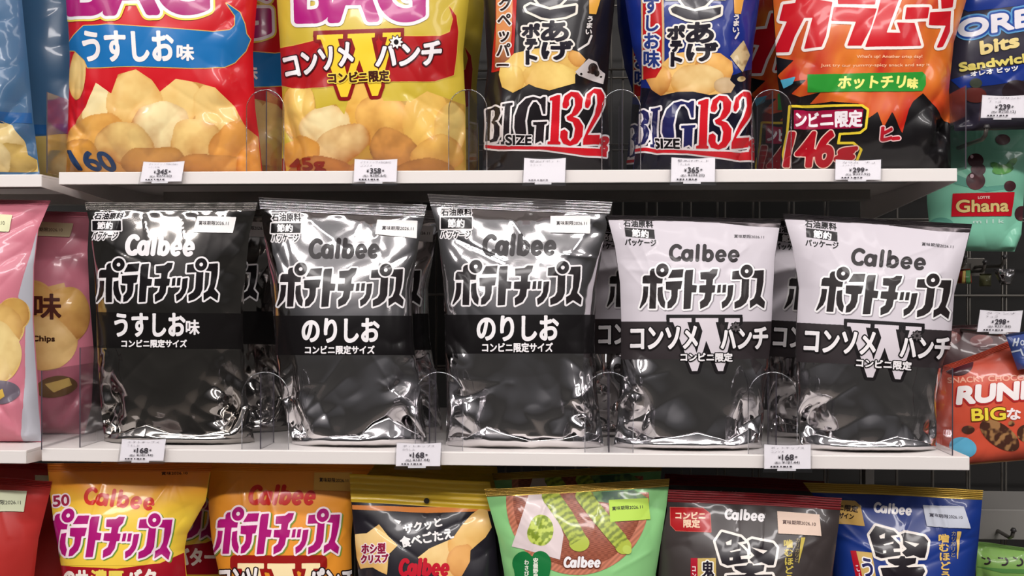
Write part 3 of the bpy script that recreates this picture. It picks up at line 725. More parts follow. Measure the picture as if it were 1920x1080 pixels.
def T2():
    b = Bag('potato_chip_bag', 'big yellow bag with a red ribbon and potato chips, second on the upper shelf', 'chip bag',
            [(502, -260), (515, -50), (519, 0), (526, 100), (530, 200), (528, 320)], [(890, -260), (884, -50), (879, 0), (868, 100), (873, 200), (874, 320)],
            YB_, .02, .045, 5, z0=ZT, mat=film((208, 182, 62)), low=.8, allw=.55, top=.6, creases=10)
    pile = [(560, 208, 32, 56, 4, (240, 206, 110), GOLD), (680, 200, 40, 55, 20, (240, 190, 90), (214, 140, 50)), (610, 240, 46, 42, -35, CREAM, (216, 150, 66)), (720, 230, 60, 50, 30, (244, 190, 100), BROWN), (800, 230, 45, 60, 0, (240, 196, 100), GOLD), (845, 240, 30, 50, 0, (238, 206, 120), GOLD), (640, 270, 55, 36, -20, (246, 214, 150), BROWN), (560, 285, 40, 30, -10, (232, 170, 80), BROWN), (740, 285, 50, 40, 35, (226, 160, 84), (120, 74, 40)), (820, 290, 50, 35, -15, (236, 186, 96), BROWN), (600, 345, 70, 60, 0, (196, 128, 64), (130, 70, 40)), (700, 340, 56, 42, 10, (206, 140, 70), (130, 74, 40)), (790, 345, 66, 50, -12, (200, 140, 70), (120, 70, 40))]
    deco(b, 'chip_picture', [([E(560, 208, 32, 56, 4), P((525, 330), (535, 270), (570, 250), (590, 205), (630, 195), (645, 215), (660, 160), (700, 150), (720, 190), (770, 190), (800, 170), (840, 185), (880, 200), (880, 330))], 0, chips((196, 150, 62), pile))], 1.5, ss=2)
    rib = [P((500, 96), (523, 91), (590, 76), (700, 66), (760, 68), (825, 68), (843, 60), (849, 36), (841, 10), (855, 30), (859, 60), (856, 100), (850, 140), (815, 152), (700, 154), (600, 164), (550, 166), (530, 161), (505, 150))]
    deco(b, 'red_ribbon', [(rib, 1.4, (226, 190, 80)), (rib, 0, (176, 30, 34))], 1)
    big = [T('BAG', (556, -74), (790, -78), (558, 40))]
    deco(b, 'title_lettering', [(big, 12.5, WH), (big, 6.0, (176, 28, 122))], 1, base=1)
    wi = lambda p: np.array([588., 58.])+p[:, :1]*np.array([170., -5.])+p[:, 1:2]*np.array([-5.7, 125.8])
    deco(b, 'flavour_initial', [(xf(W_IN, wi), 6.5, (138, 22, 26)), (xf(W_BAR, wi), 0, (138, 22, 26)), (xf(W_IN, wi), 0, (246, 208, 56))], .8, base=1)
    c1 = [T('コンソメ', (533, 107), (656, 80), (541, 146)), T('ハンチ', (710, 86), (827, 79), (706, 127))]
    st = [star(743, 80, 13, 8, 9)]
    deco(b, 'flavour_lettering', [(c1, 4.4, (60, 26, 30)), (c1, 2.0, (240, 234, 236)), (st, 1.5, (60, 26, 30)), (st, 0, (244, 240, 236)), ([E(743, 80, 4.5, 5)], 0, BK)], .7, base=3)
    c3 = [T('コンビニ限定', (617, 137), (729, 133), (618, 157))]
    deco(b, 'limited_lettering', [(c3, 3.0, (240, 212, 80)), (c3, .9, (66, 30, 22))], .6, base=4)
    deco(b, 'weight_lettering', [([T('145g', (526, 298), (606, 296), (532, 326))], 1.4, (140, 40, 26))], .8, base=1.2)
    return b
# heavy serif BIG and 132, drawn from the black bag's own pixels
def _b(*p): return P(*[(890+x/6., 140+y/6.) for x, y in p])
def _bs(r, *p): return S(r/6., *[(890+x/6., 140+y/6.) for x, y in p])
BIG_ = [_b((130, 400), (150, 385), (190, 375), (185, 560), (180, 745), (130, 755), (132, 735), (140, 560)), _b((185, 375), (240, 355), (290, 380), (300, 440), (270, 510), (215, 540), (210, 515), (235, 470), (235, 410), (215, 390), (185, 400)), _b((200, 525), (255, 535), (292, 590), (288, 680), (250, 745), (180, 765), (180, 740), (215, 720), (230, 640), (225, 570), (200, 545)),
        _b((318, 335), (430, 315), (430, 345), (405, 352), (395, 560), (388, 745), (408, 752), (405, 778), (300, 778), (300, 750), (325, 745), (335, 560), (345, 362), (318, 362)),
        _b((800, 250), (795, 440), (770, 440), (745, 340), (700, 285), (650, 290), (600, 370), (570, 520), (580, 650), (560, 700), (470, 690), (448, 600), (455, 470), (500, 350), (580, 270), (660, 250), (740, 272), (775, 250)),
        _b((655, 530), (815, 522), (812, 548), (785, 556), (775, 770), (745, 740), (700, 760), (680, 770), (690, 560), (655, 560))]
N132_ = [_b((845, 262), (930, 230), (962, 230), (940, 745), (962, 755), (960, 782), (820, 782), (822, 752), (850, 745), (872, 290), (845, 292)),
         _b((985, 330), (1010, 240), (1080, 192), (1160, 200), (1212, 270), (1200, 370), (1150, 440), (1100, 470), (1165, 495), (1215, 570), (1205, 690), (1150, 770), (1070, 795), (990, 770), (955, 700), (965, 630), (1010, 610), (1045, 640), (1040, 710), (1070, 745), (1110, 700), (1125, 600), (1100, 530), (1040, 505), (1030, 470), (1085, 435), (1125, 340), (1120, 260), (1085, 240), (1055, 290), (1060, 340), (1030, 380), (990, 370)),
         _b((1235, 320), (1260, 220), (1340, 160), (1410, 170), (1448, 240), (1445, 340), (1400, 450), (1320, 580), (1262, 672), (1400, 668), (1395, 775), (1212, 785), (1215, 720), (1270, 590), (1340, 450), (1370, 330), (1365, 230), (1330, 210), (1300, 260), (1300, 330), (1270, 375), (1240, 365))]
BAR_ = [_b((132, 790), (700, 800), (1000, 812), (1480, 835), (1475, 925), (1240, 905), (1000, 868), (720, 832), (400, 832), (132, 826))]
GSM_ = [_bs(20, *[(1450+35*math.cos(a), 735+30*math.sin(a)) for a in np.linspace(0, 6.28, 16)]), _bs(18, *[(1450+32*math.cos(a), 825+28*math.sin(a)) for a in np.linspace(0, 6.28, 16)]), _bs(14, (1440, 770), (1425, 800))]
def weight_print(b, dx, dy, c):
    f = lambda it: shift(it, dx, dy)
    deco(b, 'size_lettering', [(f(BIG_+N132_+BAR_+GSM_), 3.4, (240, 234, 234)), (f(BIG_), 0, c), (f(N132_+BAR_), 0, (206, 28, 40)), (f(GSM_), .3, (196, 40, 50)),
        (f([T('SIZE', (950, 253, 996, 270))]), 3.0, (240, 234, 234)), (f([T('SIZE', (950, 253, 996, 270))]), .9, BK)], .8, base=1.5)
def hard_fried(b, dx, dy):
    f = lambda it: shift(it, dx, dy)
    ft = [P((986, 14), (995, 9), (1020, 16), (1031, 19), (1048, 16), (1079, 11), (1078, 24), (1060, 32), (1032, 36), (1015, 33), (989, 21)), P((1004, -2), (1062, -4), (1050, 8), (1030, 14), (1012, 8)), T('堅', (978, -92, 1086, -6))]
    tx = [T('あ', (1016, 41, 1064, 77)), T('げ', (1017, 79, 1072, 111)), T('ポ', (981, 46, 1011, 70)), T('テ', (987, 75, 1006, 93)), T('ト', (988, 97, 1006, 120))]
    deco(b, 'title_lettering', [(f(ft), 4.5, (236, 228, 214)), (f(tx), 5.4, (240, 232, 222)), (f(ft), 0, (30, 26, 36)), (f(tx), 2.0, (30, 26, 36))], .7, base=2)
def T3():
    b = Bag('potato_chip_bag', 'big black bag with red ribbon and white-edged numerals, third on the upper shelf', 'chip bag',
            [(893, -260), (903, -50), (910, 50), (914, 130), (906, 200), (905, 320)], [(1158, -260), (1153, 0), (1143, 100), (1138, 180), (1142, 250), (1146, 322)],
            YB_, .02, .042, 7, z0=ZT, mat=film((27, 24, 27)), low=.8, allw=.45, top=.6, creases=9)
    deco(b, 'red_ribbon', [([P((930, -120), (973, -120), (968, 30), (963, 110), (960, 130), (922, 136), (924, 100), (930, 40))], 0, (188, 34, 28)), ([P((932, -120), (966, -120), (960, 60), (956, 110), (928, 132), (931, 60))], 0, grad([(-100, (220, 120, 60)), (60, (226, 150, 90)), (130, (120, 60, 40))]))], 1, base=.3)
    pile = [(985, 130, 55, 34, -12, (236, 200, 110), (206, 160, 66)), (1060, 120, 40, 36, 30, (230, 188, 100), (190, 130, 60)), (1030, 145, 50, 30, 0, (240, 208, 120), (204, 150, 60)), (955, 148, 28, 26, 0, (238, 204, 110), (206, 156, 70)), (1085, 110, 22, 14, 30, (226, 170, 90), BROWN)]
    deco(b, 'chip_picture', [([P((936, 140), (940, 122), (965, 100), (1000, 92), (1050, 88), (1085, 98), (1098, 112), (1088, 128), (1078, 140), (1078, 156), (1050, 164), (1030, 170), (1005, 164), (992, 158), (980, 165), (962, 174), (942, 164))], 0, chips((226, 186, 100), pile)),
        ([P((1078, 135), (1103, 110), (1118, 116), (1123, 128), (1134, 138), (1130, 158), (1108, 150), (1085, 142))], 0, (206, 198, 196)), ([E(1111, 128, 9, 10), E(1118, 136, 5, 6), E(1089, 139, 2.4, 2.4), E(1103, 135, 3, 2), E(1126, 143, 2.5, 2)], 0, speckle((66, 58, 54), (30, 26, 24)))], 1, base=.6)
    fl = [T('ラックペッパー', (938, -60), (962, -60), (932, 124), vertical=True)]
    deco(b, 'flavour_lettering', [(fl, 3.2, (240, 232, 226)), (fl, .8, (44, 30, 30))], .6, base=1.6)
    deco(b, 'slogan_lettering', [([P((1104, -30), (1134, -30), (1117, 27), (1104, 26))], 0, (228, 168, 70)), ([T('うまい', (1101, 31), (1112, 31), (1097, 64), vertical=True), S(1.4, (1108, 67), (1102, 82), (1084, 94))], .5, (226, 220, 216))], .6, base=1)
    hard_fried(b, 0, 0); weight_print(b, 0, 0, (40, 34, 38))
    return b
def T4():
    b = Bag('potato_chip_bag', 'big dark blue bag with red vertical ribbon and white-edged numerals, fourth on upper shelf', 'chip bag',
            [(1163, -260), (1172, 0), (1186, 90), (1203, 140), (1198, 220), (1186, 322)], [(1432, -260), (1424, 0), (1412, 90), (1407, 170), (1412, 250), (1414, 322)],
            YB_, .02, .042, 8, z0=ZT, mat=film((22, 44, 128)), low=.8, allw=.5, top=.6, creases=9)
    deco(b, 'lower_print', [([P((1150, 160), (1240, 168), (1380, 140), (1440, 120), (1440, 340), (1150, 340))], 0, (22, 22, 38))], 2, ss=2)
    deco(b, 'red_ribbon', [([P((1201, -120), (1242, -120), (1246, 60), (1246, 130), (1232, 148), (1204, 150))], 0, (206, 176, 130)), ([P((1205, -120), (1238, -120), (1242, 60), (1241, 128), (1230, 146), (1207, 150))], 0, (190, 30, 34))], 1, base=.3)
    pile = [(1260, 140, 50, 34, 0, (240, 192, 110), (212, 150, 70)), (1340, 130, 40, 34, 25, (236, 180, 96), (190, 120, 50)), (1310, 150, 48, 30, 0, (236, 204, 140), (206, 150, 70)), (1235, 150, 24, 30, 20, (236, 180, 100), BROWN), (1360, 160, 22, 16, 0, (216, 190, 150), (180, 140, 90))]
    deco(b, 'chip_picture', [([P((1212, 150), (1214, 136), (1240, 122), (1262, 100), (1300, 96), (1350, 100), (1372, 116), (1374, 135), (1368, 150), (1378, 160), (1370, 174), (1330, 178), (1300, 172), (1270, 172), (1240, 178), (1222, 168))], 0, chips((228, 180, 100), pile)),
        ([P((1368, 106), (1393, 76), (1405, 104), (1390, 138)), E(1388, 150, 7, 5)], 0, speckle((196, 176, 130), (150, 126, 80), .5, .5))], 1, base=.6)
    fl = [T('うすしお味', (1208, -38), (1236, -38), (1209, 126), vertical=True)]
    deco(b, 'flavour_lettering', [(fl, 4.0, (240, 234, 230)), (fl, 1.1, (40, 60, 130))], .6, base=1.6)
    deco(b, 'slogan_lettering', [([P((1374, -30), (1400, -30), (1388, 27), (1376, 26))], 0, (222, 160, 70)), ([T('うまい', (1375, 28), (1386, 28), (1373, 60), vertical=True), S(1.2, (1384, 62), (1378, 72))], .5, (226, 220, 216))], .6, base=1)
    hard_fried(b, 272, 3); weight_print(b, 278, 7.5, (38, 40, 92))
    return b
def T5():
    b = Bag('spicy_stick_bag', 'big red and black bag with flames and a green banner, rightmost of the upper shelf', 'chip bag',
            [(1438, -260), (1447, -20), (1452, 60), (1458, 150), (1468, 220), (1462, 320)], [(1838, -260), (1812, 0), (1788, 80), (1779, 170), (1782, 250), (1783, 320)],
            YB_, .02, .045, 9, z0=ZT, mat=film((22, 20, 22)), low=.8, allw=.5, top=.6, creases=10)
    def flame(x, y):
        n = 1.3*vn(x+.35*y, y*.45, 34, 3)
        w = np.clip(.42+.5*n, 0, 1)[:, None]; k = np.clip((y-60)/140+.2*n, 0, 1)[:, None]
        c = lin((190, 34, 22))*(1-w)+lin((234, 142, 50))*w
        return c*(1-.35*k)+lin((196, 40, 24))*.35*k
    fl = [P((1430, -260), (1850, -260), (1850, 100), (1782, 150), (1792, 220), (1786, 236), (1765, 215), (1745, 190), (1730, 175), (1712, 190), (1704, 205), (1692, 250), (1680, 225), (1672, 210), (1655, 240), (1645, 210), (1628, 222), (1610, 195), (1560, 190), (1520, 194), (1540, 172), (1500, 182), (1484, 176), (1512, 150), (1470, 156), (1458, 142), (1490, 112), (1445, 105))]
    deco(b, 'flame_picture', [(fl, 0, flame), ([P((1464, 150), (1492, 144), (1486, 158), (1470, 166))], 0, (86, 176, 206))], 1.5, ss=2)
    q = lambda *p: P(*[(1430+x/4.923, y/4.923) for x, y in p])
    kara = [q((165, 185), (200, 45), (310, 30), (350, -120), (470, -130), (450, -10), (640, 25), (580, 330), (540, 430), (395, 445), (470, 160), (385, 160), (300, 330), (250, 470), (112, 480), (240, 190)),
            q((700, -120), (1060, -130), (1030, 40), (700, 35)), q((662, 72), (1046, 85), (990, 260), (905, 420), (785, 420), (865, 200), (640, 190)),
            q((1130, -160), (1270, -160), (1250, 0), (1130, 310), (1275, 310), (1240, 215), (1395, 215), (1450, 420), (950, 432), (1060, 130)),
            q((1330, 75), (1530, 72), (1515, 165), (1315, 175)), q((1545, 118), (1730, 105), (1715, 290), (1650, 430), (1612, 432), (1690, 232), (1535, 225)), q((1640, -100), (1760, -110), (1745, 60), (1650, 75))]
    deco(b, 'title_lettering', [(kara, 6.5, (244, 232, 224)), (kara, 1.0, (200, 24, 36))], 1, base=1.5)
    deco(b, 'small_lettering', [([T("What's up! Another crisp day!", (1606, 103), (1728, 103), (1606, 111)), T('Just try our yummy-spicy snack and say it', (1539, 120), (1742, 119), (1539, 127))], .15, (244, 190, 150))], .5, base=1)
    deco(b, 'green_banner', [([P((1514, 140), (1728, 135), (1734, 142), (1734, 160), (1728, 171), (1514, 173))], 0, (46, 146, 52)), ([T('ホットチリ', (1574, 144), (1698, 142), (1571, 167)), T('味', (1702, 147), (1720, 147), (1701, 166))], 1.1, (240, 236, 130))], .6, base=1.8)
    bd = [P((1482, 200), (1540, 198), (1615, 199), (1626, 206), (1622, 240), (1612, 248), (1575, 250), (1572, 268), (1600, 268), (1614, 280), (1606, 300), (1580, 318), (1474, 318), (1470, 290), (1478, 250))]
    deco(b, 'limited_badge', [(bd, 3, (238, 212, 60)), (bd, -1.5, (28, 22, 22)), ([P((1490, 206), (1618, 205), (1614, 240), (1490, 242))], 0, (156, 20, 62)), ([T('ンビニ限定', (1494, 209), (1615, 208), (1494, 238))], 1.3, (244, 236, 240))], .7, base=1.5)
    w_ = [T('146', (1484, 249), (1570, 246), (1472, 312)), T('g', (1573, 279), (1606, 276), (1566, 300))]
    deco(b, 'weight_lettering', [(w_, 5.0, (240, 206, 190)), (w_, 3.0, (176, 22, 36))], .7, base=3)
    deco(b, 'shout_lettering', [([T('ヒ', (1652, 240), (1672, 236), (1650, 264)), S(1.5, (1674, 260), (1684, 259))], 4, (240, 200, 200)), ([T('ヒ', (1652, 240), (1672, 236), (1650, 264)), S(1.5, (1674, 260), (1684, 259))], 1.8, (190, 30, 44))], .6, base=1.5)
    return b
t1, t2, t3, t4, t5 = T1(), T2(), T3(), T4(), T5()
behind(t1.root, .035, .115, 'second big red bag standing behind the leftmost red bag')
behind(t2.root, -.004, .21, 'second big yellow bag standing behind the front yellow bag')
behind(t3.root, -.006, .11, 'second big black bag standing behind the front black bag')
behind(t4.root, -.004, .11, 'second big dark blue bag standing behind the front dark blue bag')
behind(t5.root, -.01, .118, 'second red and black bag standing behind the rightmost bag of the upper shelf')

# ------------------------------------------------------------------ lower row
MAG, PINKW = (168, 22, 112), (246, 226, 232)
def B1():
    b = Bag('potato_chip_bag', 'yellow and orange bag with magenta lettering, first on the lower shelf', 'chip bag',
            [(92, 868), (95, 920), (101, 970), (110, 1020), (118, 1080), (112, 1395)], [(398, 869), (386, 940), (352, 1000), (346, 1030), (350, 1080), (360, 1395)],
            .045, .0, .04, 12, z0=ZB, mat=film((236, 196, 60)), low=.8, allw=.45, top=.5, creases=8, bottom=.15, seal=.03, seal_mat=film((214, 122, 36)))
    deco(b, 'upper_print', [([P((60, 840), (420, 840), (420, 1060), (60, 1060))], 0, grad([(860, (222, 128, 40)), (905, (228, 142, 44)), (935, (236, 180, 56)), (970, (236, 200, 66))], 1, 4))], 2, ss=2)
    deco(b, 'red_band', [([P((90, 1058), (140, 1062), (220, 1066), (300, 1056), (345, 1036), (360, 1010), (372, 1120), (90, 1120))], 0, (158, 22, 38))], 1, base=.4)
    deco(b, 'brand_lettering', [(calbee((152, 911), (291, 924), (154, 946), .28), 0, (204, 40, 24))], .6, base=.5)
    a = pote((88, 952), (330, 961), (76, 1042)); deco(b, 'product_lettering', [(shift(a, 2.5, 1.5), 3.6, (110, 150, 50)), (a, 3.6, PINKW), (a, 0, MAG)], .6, base=.5)
    deco(b, 'anniversary_badge', [([T('50', (100, 930), (128, 928), (101, 950))], 3.4, (240, 220, 226)), ([T('50', (100, 930), (128, 928), (101, 950))], .8, (156, 40, 70))], .6, base=.6)
    deco(b, 'flavour_lettering', [([T('のサ', (122, 1069), (165, 1070), (122, 1100)), T('バター', (238, 1069), (322, 1067), (238, 1102))], 1.6, (242, 232, 220)), ([T('濃厚', (172, 1069), (232, 1069), (172, 1102))], 1.2, (232, 206, 90))], .6, base=.9)
    deco(b, 'date_stamp', [([T('賞味2026.10', (303, 885), (352, 884), (303, 891))], .15, (70, 40, 20))], .5, base=.5)
    return b
def B2():
    b = Bag('potato_chip_bag', 'plain orange bag with magenta lettering, second on the lower shelf', 'chip bag',
            [(396, 869), (391, 910), (390, 950), (396, 1010), (412, 1080), (408, 1395)], [(704, 870), (672, 910), (662, 960), (658, 1010), (660, 1080), (662, 1395)],
            .062, .0, .04, 13, z0=ZB, mat=film((232, 150, 48)), low=.8, allw=.45, top=.5, creases=8, bottom=.15, seal=.03)
    deco(b, 'brand_lettering', [(calbee((465, 908), (594, 909), (463, 947), .22), 0, (200, 36, 30))], .6, base=.5)
    a = pote((408, 950), (644, 951), (399, 1039)); deco(b, 'product_lettering', [(shift(a, 2.5, 1.5), 3.6, (120, 150, 60)), (a, 3.6, PINKW), (a, 0, MAG)], .6, base=.5)
    sticker(b, [(590, 878), (661, 880), (657, 922), (588, 919)], '賞味期限2026.11', (599, 896), (652, 897), (599, 904), (224, 178, 84), (60, 40, 20))
    wi = lambda p: np.array([440., 1049.])+p*np.array([165., 122.])
    deco(b, 'flavour_initial', [(xf(W_IN+W_BAR, wi), 8, (150, 26, 24)), (xf(W_IN, wi), 1, (248, 226, 176))], .8, base=.6)
    for c in ([T('コンソ', (414, 1068), (482, 1066), (414, 1106))], [T('パンチ', (580, 1066), (664, 1068), (580, 1106))]):
        deco(b, 'flavour_lettering', [(c, 4, (40, 24, 26)), (c, 1.6, (242, 236, 236))], .6, base=1.6)
    return b
def B3():
    b = Bag('star_snack_bag', 'black bag with yellow ridged top and pale star-shaped crisps, on the lower shelf', 'snack bag',
            [(655, 889), (657, 930), (662, 980), (672, 1080), (665, 1395)], [(919, 903), (922, 940), (928, 1000), (936, 1080), (934, 1395)],
            .048, .01, .036, 14, z0=ZB, mat=film((34, 31, 38)), low=.8, allw=.45, top=.6, creases=8, bottom=.15, seal=.108, seal_mat=film((214, 178, 44), .35), seal_label='yellow ridged seal with a hanging hole')
    q = lambda *p: P(*[(650+x/5.686, 890+y/5.686) for x, y in p])
    deco(b, 'orange_stripe', [([P((640, 946), (780, 951), (930, 951), (930, 958), (800, 962), (640, 954))], 0, (224, 138, 70))], .8)
    st = [q((345, 530), (400, 600), (450, 665), (545, 755), (450, 850), (432, 1068), (350, 1030), (280, 990), (150, 1005), (100, 860), (92, 635), (215, 625))]
    c_ = chips((226, 184, 110), [(710, 1030, 50, 55, 20, (238, 200, 126), (214, 158, 84)), (690, 1010, 26, 24, 0, (240, 206, 140), (228, 184, 108)), (815, 1045, 70, 50, -40, (240, 208, 140), (220, 166, 92)), (890, 990, 45, 70, 30, (238, 196, 120), (224, 164, 80)), (862, 1050, 22, 30, 20, (230, 170, 96), (200, 130, 66))])
    deco(b, 'crisp_picture', [(st+[q((757, 885), (880, 788), (1130, 680), (1220, 550), (1330, 425), (1420, 360), (1500, 380), (1545, 560), (1480, 665), (1318, 810), (1312, 930), (1230, 1075), (1080, 1150), (900, 1010))], 0, c_)], 1, base=.3)
    h = [T('ホシ型', (679, 1020), (723, 1019), (679, 1038)), T('クリスプ', (678, 1041), (728, 1039), (678, 1056))]
    deco(b, 'shape_lettering', [(h, 2.6, (240, 226, 226)), (h, .9, (140, 24, 62))], .5, base=1)
    deco(b, 'slogan_lettering', [([T('ザクッと', (756, 985), (826, 970), (759, 1001)), T('食べごたえ', (749, 1008), (846, 990), (754, 1027)), P((740, 975), (748, 982), (751, 978))], .9, (240, 236, 234))], .5, base=1)
    deco(b, 'brand_lettering', [(cbox(747, 1046, 843, 1081, slant=.18), 0, (190, 24, 44))], .6, base=1)
    o = px_plane([(800, 939)], b.o[1]-.0032+.01*.245)[0]
    m = MB(); m.tube([(0, -.0007, 0), (0, .0004, 0)], .0028, 20); m.build('hanging_hole', principled('hole_shadow', (34, 26, 14), .8), b.root, Vector(o-b.o))
    return b
def B4():
    b = Bag('wasabi_chip_bag', 'light green bag with wasabi roots in a brown basket, on the lower shelf', 'chip bag',
            [(908, 917), (920, 960), (934, 1010), (946, 1080), (952, 1395)], [(1256, 898), (1250, 950), (1242, 1000), (1229, 1080), (1240, 1395)],
            .030, .02, .038, 15, z0=ZB, mat=film((142, 204, 134)), low=.7, allw=.4, top=.6, creases=7, bottom=.15, seal=.028, seal_mat=film((196, 166, 84), .25, .8), seal_label='gold ridged seal')
    bk = ell(1083, 938, 134, 140, 0, 60); bk = bk[bk[:, 1] > 921]
    def weave(x, y):
        w = np.clip(.5+1.2*np.sin(x*.5+np.floor(y/6)*3.1)*np.sin(y*1.04)+.4*vn(x, y, 8), 0, 1)[:, None]
        c = lin((128, 66, 46))*(1-w)+lin((164, 92, 68))*w
        r = np.hypot((x-1083)/134, (y-938)/140)[:, None]
        return np.where(r > .9, lin((190, 118, 92))*(1-.2*np.sin((x+y)*.6))[:, None], c)
    def root(x0, y0, x1, y1):
        def f(x, y):
            d = np.array([x1-x0, y1-y0], float); L_ = np.hypot(*d); d /= L_
            t = (x-x0)*d[0]+(y-y0)*d[1]; u = -(x-x0)*d[1]+(y-y0)*d[0]
            ring = np.sin(t*.55+1.6*vn(x, y, 9, 2)-u*u*.006)+1.1*vn(x, y, 4, 2); w = np.clip(.35+.55*ring+.012*np.abs(u), 0, 1)*(t < L_*.86)
            w = np.clip(w, 0, 1)[:, None]*.8
            return lin((176, 190, 72))*(1-w)+lin((92, 108, 44))*w
        return f
    deco(b, 'wasabi_picture', [([('C', [bk])], 0, weave), ([P((1110, 923), (1190, 919), (1215, 934), (1160, 946), (1118, 940))], 0, speckle((120, 156, 96), (70, 100, 80), .4)),
        ([P((992, 926), (1027, 925), (1044, 964), (1057, 1003), (1050, 1049), (1020, 1040), (960, 1024), (975, 980))], 0, (222, 206, 206)),
        ([E(1015, 994, 23, 29), E(1005, 1000, 16, 20)], 0, speckle((196, 212, 96), (128, 150, 44), .8)),
        ([S(16, (1032, 930), (1060, 970), (1084, 1012)), E(1086, 1018, 19, 16)], 0, root(1030, 925, 1090, 1030)), ([S(15, (1094, 930), (1125, 970), (1160, 1012)), E(1168, 1024, 16, 15, 40)], 0, root(1090, 925, 1178, 1035)),
        ([E(1175, 1031, 9, 8, 40)], 0, (190, 208, 96))], 1, base=.2)
    sticker(b, [(1141, 938), (1215, 934), (1218.5, 974), (1144, 979)], '賞味期限2026.11', (1147, 950.5), (1204, 946.5), (1147.5, 958), (186, 222, 84), (50, 60, 30), label='yellow-green date sticker')
    deco(b, 'leaf_badge', [([E(982, 1056, 20, 22), E(1014, 1056, 20, 23), P((964, 1060), (1034, 1060), (1026, 1100), (998, 1120), (970, 1100)), X((994, 1032), (1004, 1032), (999, 1044))], 0, (28, 116, 60)), ([T('わさび', (985, 1050), (993, 1050), (985, 1080), vertical=True), T('安曇野産', (1001, 1046), (1010, 1046), (1001, 1084), vertical=True)], .4, (220, 226, 210))], .6, base=3)
    c = cbox(1056, 1043, 1126, 1065, slant=.15); deco(b, 'brand_lettering', [(c, 1.6, (120, 60, 44)), (c, 0, WH)], .5, base=3)
    return b
def kata(b, f, c=(30, 24, 30)):
    k = xf(KATA, f); hull = [i for i in k if i[0] == 'C']
    deco(b, 'title_lettering', [(hull, 4.6, (240, 232, 224)), (k, 0, c)], .7, base=.5)
def B5():
    b = Bag('potato_chip_bag', 'dark brown bag with a red top edge and brushed title, on the lower shelf', 'chip bag',
            [(1253, 917), (1250, 960), (1240, 1010), (1234, 1080), (1236, 1395)], [(1577, 933), (1572, 980), (1566, 1030), (1560, 1080), (1566, 1395)],
            .034, .02, .038, 16, z0=ZB, mat=film((62, 55, 54)), low=.7, allw=.45, top=.8, creases=9, bottom=.15, seal=.045, seal_mat=film((120, 20, 26)), seal_label='dark red seal')
    q = lambda *p: P(*[(1240+x/5.647, 900+y/5.647) for x, y in p])
    bd = [q((95, 290), (440, 300), (515, 360), (525, 552), (155, 535), (100, 475))]
    deco(b, 'limited_badge', [(bd, 1, (214, 110, 96)), (bd, 0, (172, 30, 34)), ([T('コンビニ', (1267, 960), (1322, 961), (1267, 972.5)), T('限定', (1282, 974), (1312, 975), (1282, 988.5))], .6, (240, 206, 176))], .5, base=.3)
    deco(b, 'brand_lettering', [(calbee((1358, 953), (1434, 957), (1358, 975)), 0, WH)], .5, base=.3)
    sticker(b, [(1457, 959), (1536, 965), (1539, 1004.5), (1459, 1001)], '賞味期限2026.10', (1467, 975), (1529, 979), (1467, 983), (226, 200, 182), (90, 66, 60))
    kata(b, I_)
    deco(b, 'flavour_tag', [([P((1295, 1046), (1308, 1046), (1308, 1120), (1295, 1120))], 0, (170, 22, 44)), ([P((1308, 1046.5), (1342, 1046), (1344, 1120), (1308, 1120))], 0, (196, 168, 96)), ([T('鬼', (1316, 1052, 1338, 1082))], 3, (244, 240, 232)), ([T('鬼', (1316, 1052, 1338, 1082))], .9, (34, 26, 40)), ([T('コンビ', (1298, 1062), (1305, 1062), (1298, 1096), vertical=True)], .5, (236, 200, 200))], .5, base=.4)
    deco(b, 'slogan_lettering', [([T('噛むほどう', (1470, 1012), (1486, 1012), (1472, 1092), vertical=True), P((1502, 1008), (1509, 1008), (1497, 1056))], .5, (198, 178, 84)), ([T('カリカリと', (1492, 1009), (1499, 1009), (1489, 1054), vertical=True)], .2, (150, 136, 96))], .5, base=.4)
    return b
